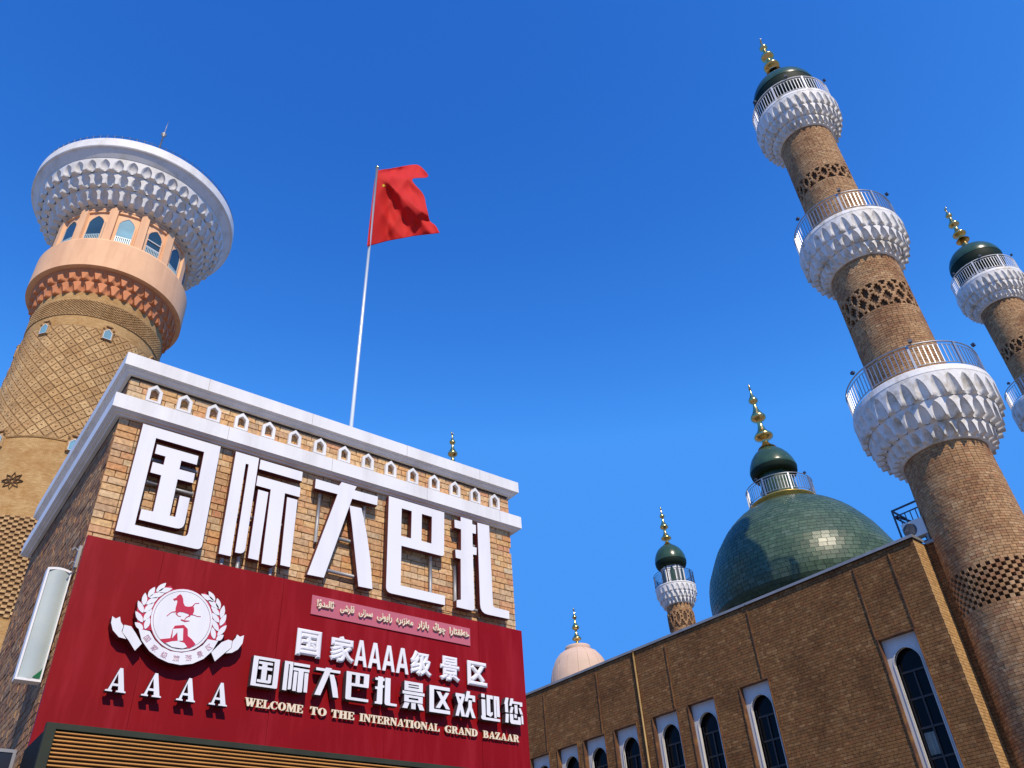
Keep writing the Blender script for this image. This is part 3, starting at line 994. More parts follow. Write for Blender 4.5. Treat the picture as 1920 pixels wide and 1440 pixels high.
# crimson ground under the wreath and the disc
for nm, idx in (('wreath_ground', range(0, 12)), ('wreath_ground', range(12, 24))):
    sx = -1 if idx[0] == 0 else 1
    pts = []
    for k in range(9):
        a_ = rad(-30 + 95 * k / 8)
        pts.append((2.195 + sx * .425 * math.cos(a_) * (1 - .10 * abs(k - 3) / 6), 4.70 + .335 * math.sin(a_)))
    for k in range(9):
        a_ = rad(65 - 95 * k / 8)
        pts.append((2.195 + sx * .275 * math.cos(a_), 4.693 + .285 * math.sin(a_)))
    em(nm, [pts], .075, EY + .005, [M['crimson'], M['maroon']])
em('disc_rim', [ell(.293, .308)], .080, EY + .003, [M['crimson'], M['maroon']])
em('disc_ring', [ell(.287, .301), ell(.268, .281)], .006, EY - .002, WA)
em('disc', [ell(.264, .277)], .006, EY - .002, WA)
CR = [M['crimson'], M['crimson']]
em('horse', [EM['horse']], .003, EY - .005, CR)
for k in ('tail', 'fl1', 'fl2', 'hl1', 'hl2'):
    em('horse_limb', [stroke(EM[k], [.011] + [.006] * (len(EM[k]) - 1))], .003, EY - .0045, CR)
em('swallow', [stroke(EM['bird'], [.010, .014, .004])], .003, EY - .005, CR)
em('hill', [EM['hill']], .003, EY - .005, CR)
em('beacon_tower', [EM['keep']], .003, EY - .008, WA)
em('rocks', [EM['rocks']], .003, EY - .009, WA)
for (bx, bz), (tx, tz) in LEAVES:
    d = Vector((tx - bx, tz - bz))
    nn = Vector((-d.y, d.x)).normalized() * .024
    B = Vector((bx, bz))
    pts = []
    for s_, w_ in ((0, .0), (.12, .55), (.35, 1), (.6, .98), (.85, .5), (1, 0)):
        pts.append(tuple(B + d * s_ + nn * w_))
    for s_, w_ in ((.85, .5), (.6, .98), (.35, 1), (.12, .55)):
        pts.append(tuple(B + d * s_ - nn * w_))
    em('wheat_leaf', [pts], .07, EY, [M['acrylic'], M['maroon']])
for k in ('rt1', 'rt2', 'band', 'rt3', 'rt4'):
    dy = {'rt1': .004, 'rt4': .004, 'band': -.004}.get(k, 0)
    em('ribbon', [EM[k]], .082, EY - .002 + dy, [M['acrylic'], M['maroon']], .001)
for ch, (cx, cz), an in zip('国家级旅游景区', [(1.914, 4.464), (1.997, 4.387), (2.092, 4.341), (2.204, 4.329), (2.314, 4.35), (2.412, 4.399), (2.486, 4.478)], (-45, -32, -16, 0, 14, 28, 44)):
    me = text_mesh(ch, .062, .002, [M['pale_pink'], M['pale_pink']], 0, 0)
    xs_ = [v.co.x for v in me.vertices]
    zs_ = [v.co.z for v in me.vertices]
    mx_, mz_ = (min(xs_) + max(xs_)) / 2, (min(zs_) + max(zs_)) / 2
    me.transform(Matrix.Translation((-mx_, 0, -mz_)))
    o = link('ribbon_character', me, emb, (cx - 2.195, -.010, cz - 4.69))
    o.rotation_euler = (0, -rad(an), 0)

# ------------------------------------------------------------------ display box under the board
disp = thing('display_box', 'dark green framed box with orange louvres under the red signboard', 'display', (3.7, 7.1, 3.0))
dv_ = (-3.7, -7.1, -3.0)
bb = MB()
bb.box(1.19, 6.20, 7.12, 7.88, 2.4, 3.455)
bb.build('case', M['case_black'], disp, dv_)
bb = MB()
bb.box(1.236, 6.154, 7.114, 7.1195, 2.4, 3.427)
bb.build('back_panel', M['louvre_gap'], disp, dv_)
bb = MB()
bb.box(1.165, 6.225, 7.07, 7.12, 3.428, 3.47)
bb.box(1.165, 1.235, 7.07, 7.12, 2.4, 3.428)
bb.box(6.155, 6.225, 7.07, 7.12, 2.4, 3.428)
bb.build('frame', M['display_frame'], disp, dv_)
sl = MB()
V, F = [], []
prof = [(7.118, -.002), (7.088, -.009), (7.084, -.005), (7.084, .003), (7.118, .010)]
n_ = len(prof)
for xx in (-2.455, 2.455):
    for (yy, zz) in prof:
        V.append((xx, yy - 7.1, zz))
F = [(i, (i + 1) % n_, n_ + (i + 1) % n_, n_ + i) for i in range(n_)] + [tuple(range(n_ - 1, -1, -1)), tuple(range(n_, 2 * n_))]
slm = mesh('louvre', V, F, M['slat'])
for i in range(26):
    link('louvre', slm, disp, (3.695 - 3.7, 0, 3.413 - .0285 * i - 3.0))
lm = MB()
for i in range(9):
    a_ = PI * 2 * i / 9
random.seed(3)
for cx in (1.62, 1.98):
    for i in range(26):
        lm.box(cx + random.randint(0, 8) * .011, cx + random.randint(0, 8) * .011 + .007, 7.070, 7.078, 0, 0)
dots = MB()
for cx, nn_ in ((1.60, 8), (1.86, 7), (2.06, 7)):
    for i in range(nn_):
        x_ = cx + i * .014
        dots.box(x_, x_ + .008, 7.072, 7.079, 3.062, 3.070)
        if i % 2:
            dots.box(x_, x_ + .008, 7.072, 7.079, 3.048, 3.056)
dots.build('red_diodes', M['led'], disp, dv_, 0, True)

# ------------------------------------------------------------------ blade light box and black box on the side wall
t = thing('light_box', 'narrow grey green light box with a white rim beside the red board', 'sign', (1.10, 8.12, 4.05))
xl, xr, z0, z1 = -.108, .098, 0.0, 1.02
rim = MB()
N_ = 8
outline = [(xl, z0), (xr, z0)] + [(xr - (xr - xl) * i / N_, z1 + .018 * math.sin(PI * i / N_)) for i in range(N_ + 1)]
inner = [(xl + .017, z0 + .02), (xr - .012, z0 + .02)] + [(xr - .012 - (xr - xl - .029) * i / N_, z1 - .02 + .018 * math.sin(PI * i / N_)) for i in range(N_ + 1)]
link('rim', shape_mesh([outline, inner], .10, [M['white_paint'], M['white_paint']]), t, (0, .02, 0))
# bulged panel
V = []
F = []
for j in range(2):
    for i in range(N_ + 1):
        x_ = xl + .017 + (xr - xl - .029) * i / N_
        zz = (z0 + .02) if j == 0 else (z1 - .02 + .018 * math.sin(PI * i / N_))
        V.append((x_, -.012 - .02 * math.sin(PI * i / N_), zz))
for i in range(N_):
    F.append((i, i + 1, N_ + 2 + i, N_ + 1 + i))
link('panel', mesh('panel', V, F, M['lightbox'], None, True), t)
bb = MB()
bb.add([(.02, -.036, .03), (.082, -.022, .03), (.082, -.024, .13), (.075, -.027, .10)], [(0, 1, 2, 3)])
bb.build('green_corner', mat('green_print', (.01, .16, .06), .5), t)
bb = MB()
bb.box(.098, .116, -.02, .05, .2, .24)
bb.build('bracket', M['steel_dark'], t)
bb = MB()
bb.box(.098, .116, -.02, .05, .8, .84)
bb.build('bracket', M['steel_dark'], t)

t = thing('black_box_sign', 'black box sign with a pale rim, below the light box at the left edge', 'sign', (.90, 8.1, 2.6))
bb = MB()
bb.box(-.60, .255, -.05, .12, 0, .88)
bb.build('case', M['black'], t)
bb = MB()
bb.box(-.60, .262, -.056, -.044, .865, .89)
bb.box(.238, .262, -.056, -.044, 0, .865)
bb.build('rim', M['grey_metal'], t)

cm = thing('wall_bracket', 'small grey cable bracket on the side wall just above the light box', 'bracket', (1.2, 8.03, 5.25))
bb = MB()
bb.tube([(0, 0, 0), (-.05, -.02, .02), (-.07, -.04, -.02)], .009, 6)
bb.tube([(0, 0, -.12), (-.04, -.02, -.12), (-.06, -.03, -.16)], .007, 6)
bb.build('hook', M['grey_metal'], cm)
bb = MB()
bb.box(-.012, .014, -.03, .03, -.17, .05)
bb.build('plate', M['grey_metal'], cm)

# ------------------------------------------------------------------ flag pole and flag
pole = thing('flagpole', 'tall thin white flagpole rising from behind the white cornice', 'flagpole', (5.20, 10.81, 7.49))
tp = Vector((5.384 - 5.20, 10.724 - 10.81, 16.80 - 7.49))
bb = MB()
bb.tube([(0, 0, 0), tuple(tp * .5), tuple(tp)], [.036, .032, .027], 12)
bb.build('shaft', mat('pole_paint', (.66, .72, .76), .3, .2), pole)
bb = MB()
bb.lathe([(0, -.05), (.03, -.04), (.045, 0), (.03, .04), (0, .05)], 12)
bb.build('ball', M['gold'], pole, tuple(tp + Vector((0, 0, .04))))
bb = MB()
bb.lathe([(.0, .03), (.10, .03), (.10, 0), (.05, 0)], 16)
bb.build('base_plate', M['steel_dark'], pole)

flag = thing('flag', 'bright red flag crumpled by the wind at the top of the flagpole', 'flag', (5.36, 10.74, 14.25))
fr_ = Vector((math.sin(rad(63.34)), -math.cos(rad(63.34)), 0))      # along the fly
fd_ = Vector((math.cos(rad(63.34)), math.sin(rad(63.34)), 0))  # away from the street
rows = [
    [(0, 16.72, 0), (.44, 16.98, -.05), (.98, 17.25, .18), (1.20, 16.96, .40)],
    [(0, 16.62, 0), (.42, 16.84, .20), (.90, 16.90, .50), (1.21, 16.78, .48)],
    [(-.005, 16.52, 0), (.34, 16.56, -.12), (.68, 16.63, -.05), (.84, 16.60, .12)],
    [(-.02, 16.20, 0), (.36, 16.18, .10), (.76, 16.18, .22), (1.10, 16.10, .10)],
    [(-.035, 15.72, 0), (.42, 15.68, .22), (.86, 15.62, -.12), (1.16, 15.66, -.05)],
    [(-.045, 15.32, 0), (.45, 15.28, .18), (.92, 15.30, .05), (1.24, 15.26, .22)],
    [(-.06, 14.85, 0), (.50, 14.92, .12), (.95, 15.02, .20), (1.36, 15.10, -.12)],
    [(-.073, 14.27, 0), (.47, 14.52, .06), (.95, 14.72, .14), (1.43, 14.89, .02)]]


def cr_(a, b, c, d, t):
    return tuple(.5 * ((2 * b[i]) + (-a[i] + c[i]) * t + (2 * a[i] - 5 * b[i] + 4 * c[i] - d[i]) * t * t + (-a[i] + 3 * b[i] - 3 * c[i] + d[i]) * t ** 3) for i in range(3))


def spline(P, n):
    out = []
    for i in range(len(P) - 1):
        a = P[max(i - 1, 0)]
        d = P[min(i + 2, len(P) - 1)]
        for k in range(n):
            out.append(cr_(a, P[i], P[i + 1], d, k / n))
    out.append(P[-1])
    return out


rr_ = [spline(r, 14) for r in rows]
colsF = [spline([r[i] for r in rr_], 9) for i in range(len(rr_[0]))]
NC, NR = len(colsF), len(colsF[0])
V = []
for i in range(NC):
    for j in range(NR):
        s_, z_, d_ = colsF[i][j]
        q_ = (z_ - 16.62) + 1.05 * s_           # signed distance to the crease running down from the hoist
        d_ = d_ * .3 + .30 * abs(q_ * .7) ** .8 + .55 * max(0, z_ - 16.60) * min(1, s_ * 1.6)
        d_ += .075 * abs(math.sin(s_ * 4.3 + z_ * 2.6)) + .035 * abs(math.sin(s_ * 8.5 - z_ * 3.4)) + .012 * math.sin(s_ * 23 + z_ * 9)
        d_ -= .22 * max(0, s_ - .95) * (1 + math.sin(z_ * 9))
        d_ *= min(1, s_ * 3.0)
        z_ += d_ * 1.12
        p = fr_ * s_ + fd_ * d_
        V.append((p.x, p.y, z_ - 14.25))
F = [(i * NR + j, (i + 1) * NR + j, (i + 1) * NR + j + 1, i * NR + j + 1) for i in range(NC - 1) for j in range(NR - 1)]
cl = link('cloth', mesh('cloth', V, F, M['flag'], None, True), flag)
so = cl.modifiers.new('thickness', 'SOLIDIFY')
so.thickness = .006


def star(cu, cv, r, a0):
    """a small star lying on the cloth, proud of it by 1 cm"""
    P = []
    for k in range(10):
        a_ = a0 + k * PI / 5
        q = r if k % 2 == 0 else r * .4
        P.append((cu + q * math.cos(a_), cv + q * math.sin(a_)))
    pts = []
    for (u, v) in P + [(cu, cv)]:
        best = min(range(len(V)), key=lambda n: (Vector(V[n]).dot(fr_) - u) ** 2 + (V[n][2] - v) ** 2)
        p = fr_ * u + fd_ * (Vector(V[best]).dot(fd_) - .012)
        pts.append((p.x, p.y, v))
    return mesh('star', pts, [(k, (k + 1) % 10, 10) for k in range(10)], M['yellow'])


link('star', star(.20, 2.08, .05, .3), flag)

# ------------------------------------------------------------------ niches (muqarnas), galleries, finials
def niche(R0, R1, z0, z1, half, a=.37, foot=.455, apex=.90, lean=.88, deep=1.0):
    """one corbelled niche: a pointed recess between two ribs, on a sector of +-half radians"""
    ro = lambda v: R0 + (R1 - R0) * (lean + (1 - lean) * v)
    rb = lambda v: R0 + (ro(min(v, apex)) - R0) * (1 - deep + deep * max(0, (v / apex)) ** 1.8)
    O = [(-foot, 0), (-a - (foot - a) * .5, .22), (-a, .42), (-a * .78, .62), (-a * .42, .79), (0, apex), (a * .42, .79), (a * .78, .62), (a, .42), (a + (foot - a) * .5, .22), (foot, 0)]
    V = []

    def P(u, v, r):
        t = u * 2 * half
        V.append((r * math.cos(t), r * math.sin(t), z0 + v * (z1 - z0)))
        return len(V) - 1
    out = [P(u, v, ro(v)) for u, v in O]
    mid = [P(u * .68, v * .97, ro(v * .97) * .25 + rb(v * .97) * .75) for u, v in O]
    cen = [P(0, v * .9, rb(v * .9)) for u, v in O[:6]]
    bor_l = [P(-.5, v, ro(v)) for u, v in O[:6]]
    bor_r = [P(.5, v, ro(v)) for u, v in O[5:][::-1][::-1]]
    tl = P(-.5, 1, R1)
    tm = P(0, 1, R1)
    tr_ = P(.5, 1, R1)
    bl_ = P(-.5, 0, R0 * .995)
    bm_ = P(0, 0, R0 * .995)
    br_ = P(.5, 0, R0 * .995)
    F = []
    sm = []

    def f(*q, s=False):
        q = tuple(q)
        if len(set(q)) >= 3:
            F.append(q)
            sm.append(s)
    for i in range(5):
        f(bor_l[i], out[i], out[i + 1], bor_l[i + 1])
    f(bor_l[5], out[5], tm, tl)
    for i in range(5, 10):
        f(out[i], bor_r[i - 5], bor_r[i - 4], out[i + 1])
    f(out[5], bor_r[0], tr_, tm)
    for i in range(10):
        f(out[i], mid[i], mid[i + 1], out[i + 1], s=True)
    for i in range(5):
        f(mid[i], cen[i], cen[i + 1], mid[i + 1], s=True)
        f(mid[10 - i], mid[9 - i], cen[i + 1], cen[i], s=True)
    f(out[0], bor_l[0], bl_, bm_, mid[0])
    f(out[10], mid[10], bm_, br_, bor_r[5])
    return V, F, sm


def ring_copies(name, stuff_name, parent, m, rows, face, limit, loc=(0, 0, 0)):
    """rows: (V,F,smooth,N,phase). Copies turned about the axis; those facing the camera are parts, the rest one stuff part"""
    allc = []
    for ri, (V, F, sm, N, ph) in enumerate(rows):
        for k in range(N):
            a = ph + 2 * PI * k / N
            d = abs((a - face + PI) % (2 * PI) - PI)
            allc.append((d, ri, a))
    allc.sort()
    ms = {}
    for d, ri, a in allc[:limit]:
        if ri not in ms:
            V, F, sm, N, ph = rows[ri]
            ms[ri] = mesh(name, V, F, m, None, sm)
        link(name, ms[ri], parent, loc, a)
    if allc[limit:]:
        V2, F2, S2 = [], [], []
        for d, ri, a in allc[limit:]:
            V, F, sm, N, ph = rows[ri]
            n = len(V2)
            V2 += place(V, (0, 0, 0), a)
            F2 += [tuple(i + n for i in f) for f in F]
            S2 += sm if isinstance(sm, list) else [bool(sm)] * len(F)
        o = link(stuff_name, mesh(stuff_name, V2, F2, m, None, S2), parent, loc)
        o['kind'] = 'stuff'


def railing(parent, R, z0, h, nposts, nbal, face, m, singly=True, thick=1.0):
    """a round steel railing: rail rings, posts, balusters"""
    bb = MB()
    bb.torus(R, z0 + h, .030 * thick, 72, 6)
    bb.build('rail', m, parent)
    bb = MB()
    bb.torus(R, z0 + h * .86, .016 * thick, 72, 5)
    bb.build('rail', m, parent)
    bb = MB()
    bb.torus(R, z0 + h * .10, .020 * thick, 72, 5)
    bb.build('rail', m, parent)
    p = MB()
    p.box(R - .035 * thick, R + .035 * thick, -.045 * thick, .045 * thick, z0 - .03, z0 + h * 1.0)
    V, F = p.V, p.F
    q = MB()
    r_ = .014 * thick
    q.box(R - r_, R + r_, -r_ * 1.2, r_ * 1.2, z0 + h * .10, z0 + h * .86)
    lim = 300 if singly else 0
    ring_copies('post', 'post_set', parent, m, [(V, F, False, nposts, .13)], face, lim if lim else 0)
    rows = []
    for j in range(nbal):
        rows.append((q.V, q.F, False, nposts, .13 + 2 * PI / nposts * (j + 1) / (nbal + 1)))
    allq = []
    if singly:
        me = mesh('baluster', q.V, q.F, m)
        for rw in rows:
            for k in range(nposts):
                a = rw[4] + 2 * PI * k / nposts
                if abs((a - face + PI) % (2 * PI) - PI) < rad(125):
                    link('baluster', me, parent, (0, 0, 0), a)
                else:
                    allq.append(a)
    else:
        allq = [rw[4] + 2 * PI * k / nposts for rw in rows for k in range(nposts)]
    V2, F2 = [], []
    for a in allq:
        n = len(V2)
        V2 += place(q.V, (0, 0, 0), a)
        F2 += [tuple(i + n for i in f) for f in q.F]
    if V2:
        o = link('baluster_set', mesh('baluster_set', V2, F2, m), parent)
        o['kind'] = 'stuff'


FIN = [(0, .115), (.02, .10), (.05, .066), (.09, .042), (.125, .033), (.14, .050), (.155, .088), (.172, .114), (.192, .117), (.215, .100), (.25, .070), (.29, .050), (.34, .036), (.40, .030),
       (.42, .048), (.44, .080), (.462, .095), (.485, .094), (.51, .078), (.55, .054), (.60, .034), (.66, .023), (.69, .024), (.705, .042), (.725, .057), (.748, .060), (.775, .046), (.81, .026), (.86, .013), (.905, .010)]


def finial(parent, z0, L, turn=0., fat=1.0):
    bb = MB()
    bb.lathe([(r * L * fat, z0 + h * L) for h, r in FIN], 24)
    # crescent
    pts = []
    rs = []
    for k in range(11):
        a = rad(-240 + 300 * k / 10)
        pts.append((.040 * L * math.cos(a) * math.cos(turn), .040 * L * math.cos(a) * math.sin(turn), z0 + .95 * L + .042 * L * math.sin(a)))
        rs.append(.004 * L + .011 * L * math.sin(PI * k / 10))
    bb.tube(pts, rs, 6)
    bb.build('finial', M['gold'], parent)


def brick_rows(z0, z1, ch, rfn, bw, face, joint=.012, depth=.02, c=.004, jd=.004):
    """bricks in courses round a shaft"""
    out = []
    n = int(round((z1 - z0) / ch))
    for i in range(n):
        z = z0 + (i + .5) * (z1 - z0) / n
        r = rfn(z)
        N = int(2 * PI * r / bw)
        ph = random.choice((0, .5)) * 2 * PI / N + (i % 2) * PI / N
        w = round(2 * PI * r / N - joint, 2)
        for k in range(N):
            a = ph + 2 * PI * k / N
            dd = abs((a - face + PI) % (2 * PI) - PI)
            d = round(depth + random.choice((-jd, 0, 0, jd)), 4)
            out.append(((w, d, round((z1 - z0) / n - joint, 3), c), ((r - depth) * math.cos(a), (r - depth) * math.sin(a), z), a + PI / 2, dd + z * .05))
    return out


def bitmap_band(z0, z1, r, rowsb, rep, depth, face, c=.006):
    """open brickwork: the filled cells of a bitmap stand proud of a recessed ring"""
    out = []
    H = len(rowsb)
    W = len(rowsb[0])
    N = rep * W
    for j in range(H):
        z = z1 - (j + .5) * (z1 - z0) / H
        for k in range(N):
            if rowsb[j][k % W] == 'X':
                a = 2 * PI * k / N
                dd = abs((a - face + PI) % (2 * PI) - PI)
                w = round(2 * PI * r / N * 1.0, 3)
                out.append(((w, depth, round((z1 - z0) / H, 3), c), ((r - depth) * math.cos(a), (r - depth) * math.sin(a), z), a + PI / 2, dd + 5))
    return out


LATT = ["..XX..XX",
        ".XX....X",
        "XX......",
        "XX..XX..",
        ".XXXXXX.",
        "..XXXX..",
        "..X..X..",
        "..XXXX..",
        ".XXXXXX.",
        "XXX..XXX",
        "XX....XX",
        "XX....XX"]
LATT = ["XX....XX",
        ".XX..XX.",
        "..XXXX..",
        "..X..X..",
        "..XXXX..",
        ".XX..XX.",
        "XX....XX",
        "X......X",
        "XX....XX",
        ".XX..XX.",
        "..XXXX..",
        "..X..X.."]
_f = MB()
_f.box(-.05, .06, -.07, .07, .02, .12)
_f.box(-.01, .01, -.01, .01, -.04, .02)
_f.box(.06, .075, -.08, .08, .01, .13)
FLOOD = mesh('flood_light', _f.V, _f.F, M['steel_dark'])
CHECK = ["X.", ".X"]


# ------------------------------------------------------------------ big minarets (two alike)
def minaret(loc, label, singly, s=32.0):
    t = thing('minaret', label, 'minaret', loc, 0, 'tall three-gallery brick minarets')
    face = math.atan2(-loc[1], -loc[0])
    Z = lambda zn: 1.6 + zn * s
    r1 = lambda z: (.0585 - .0218 * min(1, (z - 1.6) / s / .49)) * s if z < Z(.39) else (.0502 - .0024 * ((z - 1.6) / s - .39) / .10) * s
    def r1(z):
        zn = (z - 1.6) / s
        return s * (.0560 - .0062 * zn / .39) if zn < .39 else s * (.0498 - .0020 * (zn - .39) / .1)
    r2 = lambda z: s * .0461
    r3 = lambda z: s * .0413
    # cores
    for (z0, z1, rf) in ((0, Z(.4925), r1), (Z(.565), Z(.799), r2), (Z(.855), Z(1.098), r3)):
        bb = MB()
        pr = []
        nz = 8
        bz = {r1: (Z(.300), Z(.342)), r2: (Z(.703), Z(.746)), r3: (Z(.968), Z(.997))}[rf]
        for i in range(nz + 1):
            z = z0 + (z1 - z0) * i / nz
            if not bz[0] <= z <= bz[1]:
                pr.append((rf(z) - .022, z))
        k_ = [i for i, p in enumerate(pr) if p[1] < bz[0]][-1] + 1
        pr[k_:k_] = [(rf(bz[0]) - .022, bz[0]), (rf(bz[0]) - .15, bz[0] + .001), (rf(bz[1]) - .15, bz[1] - .001), (rf(bz[1]) - .022, bz[1])]
        bb.lathe(pr, 64)
        bb.build('shaft', M['mortar_min'], t)
    # bricks, with the open bands left out
    b1 = (Z(.300), Z(.342))
    b2 = (Z(.703), Z(.746))
    b3 = (Z(.968), Z(.997))
    items = []
    items += brick_rows(5.0, b1[0], .108, r1, .22, face)
    items += brick_rows(b1[1], Z(.4915), .108, r1, .22, face)
    rest = brick_rows(Z(.566), b2[0], .115, r2, .235, face, c=.004) + brick_rows(b2[1], Z(.798), .115, r2, .235, face) \
        + brick_rows(Z(.856), b3[0], .11, r3, .23, face) + brick_rows(b3[1], Z(1.097), .11, r3, .23, face)
    for it in rest:
        items.append((it[0], it[1], it[2], it[3] + 20))
    # rank: lower shaft on the side seen, where the bricks show largest
    laid('brick', 'brick_courses', t, M['brick_minaret'], items, 300 if singly else 0)
    # cut the shaft back behind the bands: dark recess rings stand 2 cm inside the brick faces, the pattern on them
    bi = []
    for (za, zb, rf, pat, rep, dp) in ((b1[0], b1[1], r1, [CHECK[i % 2] for i in range(10)], 34, .10),
                                       (b2[0], b2[1], r2, LATT, 17, .10), (b3[0], b3[1], r3, LATT[:8], 17, .08)):
        r = rf((za + zb) / 2)
        bi += bitmap_band(za, zb, r, pat, rep, dp, face)
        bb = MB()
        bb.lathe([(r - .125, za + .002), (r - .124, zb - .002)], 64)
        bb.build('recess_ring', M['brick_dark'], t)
    laid('pierced_brick', 'pierced_band', t, M['brick_minaret'], bi, 150 if singly else 0)
    # galleries
    gals = [(.4915, .5085, .5325, .5625, .573, .0482, .0620, .0755, .0840, 30, 9, 9),
            (.7970, .8110, .8295, .8550, .864, .0461, .0575, .0680, .0742, 32, 9, 8),
            (1.0970, 1.1100, 1.1270, 1.1510, 1.160, .0413, .0515, .0615, .0678, 34, 8, 9)]
    rws = []
    for gi, (za, zb, zc, zd, ze, ra, rb_, rc, rd, N, npost, nbal) in enumerate(gals):
        hf = PI / N
        for (q0, q1, w0, w1, ph) in ((za, zb, ra + .001, rb_, 0), (zb, zc, rb_ - .001, rc, hf), (zc, zd, rc - .001, rd, 0)):
            V, F, sm = niche(w0 * s, w1 * s, Z(q0), Z(q1), hf, deep=.85)
            rws.append((V, F, sm, N, ph))
        bb = MB()
        bb.lathe([((ra - .002) * s, Z(za) - .06), ((ra + .0035) * s, Z(za) - .05), ((ra + .0035) * s, Z(za) + .02), ((ra - .002) * s, Z(za) + .04)], 72)
        bb.lathe([((rd - .004) * s, Z(zd)), (rd * s, Z(zd)), (rd * s + .012, Z(zd) + .03), ((rd - .001) * s, Z(ze) - .05), ((rd - .0025) * s, Z(ze)), (.01, Z(ze))], 96, 0, False)
        bb.build('gallery_floor', M['muqarnas'], t)
        railing(t, (rd - .0035) * s, Z(ze), .0355 * s, npost, nbal, face, M['steel'] if gi < 2 else M['white_paint'], singly)  # top railing whitened: glare on its steel is put into the colour
        # small flood lights clipped to the rail
        for a in (face + 1.25, face - .75, face + .2):
            x, y = rd * s * math.cos(a), rd * s * math.sin(a)
            link('flood_light', FLOOD, t, (x, y, Z(ze) + .0355 * s + .02), a)
    if singly:
        rws = rws[6:] + rws[3:6] + rws[:3]
    ring_copies('niche', 'niche_tiers', t, M['muqarnas'], rws, face, 270 if singly else 0)
    # lantern with white arched panels and green posts
    zf = Z(1.157)
    bb = MB()
    bb.lathe([(.031 * s, zf), (.031 * s, Z(1.203))], 32)
    bb.build('lantern', M['green'], t)
    for k in range(8):
        a = k * PI / 4
        w = .0105 * s
        hh = .040 * s
        me = shape_mesh([[(-w, 0), (w, 0), (w, hh), (-w, hh)], [(-w * .72, .06 * s * .1), (w * .72, .06 * s * .1), (w * .72, hh * .62), (w * .4, hh * .80), (0, hh * .92), (-w * .4, hh * .80), (-w * .72, hh * .62)]], .06,
                        [M['muqarnas2'], M['muqarnas2']])
        link('arched_panel', me, t, (.0325 * s * math.cos(a), .0325 * s * math.sin(a), zf), a + PI / 2)
    bb = MB()
    pr = [(.0535, 1.230), (.0537, 1.233), (.0522, 1.242), (.0480, 1.252), (.0415, 1.261), (.0325, 1.2685), (.0220, 1.2735), (.0130, 1.276), (.0001, 1.2775)]
    bb.lathe([(r * s, Z(z)) for r, z in pr], 64)
    bb.build('dome', M['green'], t)
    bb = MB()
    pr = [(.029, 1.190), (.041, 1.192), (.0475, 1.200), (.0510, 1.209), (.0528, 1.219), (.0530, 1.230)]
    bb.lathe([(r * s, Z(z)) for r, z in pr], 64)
    bb.build('dome_soffit', M['green_shaded'], t)
    bb = MB()
    bb.lathe([(r * s, Z(z)) for r, z in ((.0170, 1.2740), (.0125, 1.279), (.0080, 1.290), (.0058, 1.308))], 24)
    bb.build('finial_base', M['gold'], t)
    finial(t, Z(1.3060), .1125 * s, .6, 1.1)
    return t


minaret((30.61, 10.93, 0), 'nearest brick minaret with three white galleries, joined to the brown mosque wall', True, 32.5)
minaret((52.27, 11.40, 0), 'tall brick minaret behind the nearest one, cut by the right edge', False)


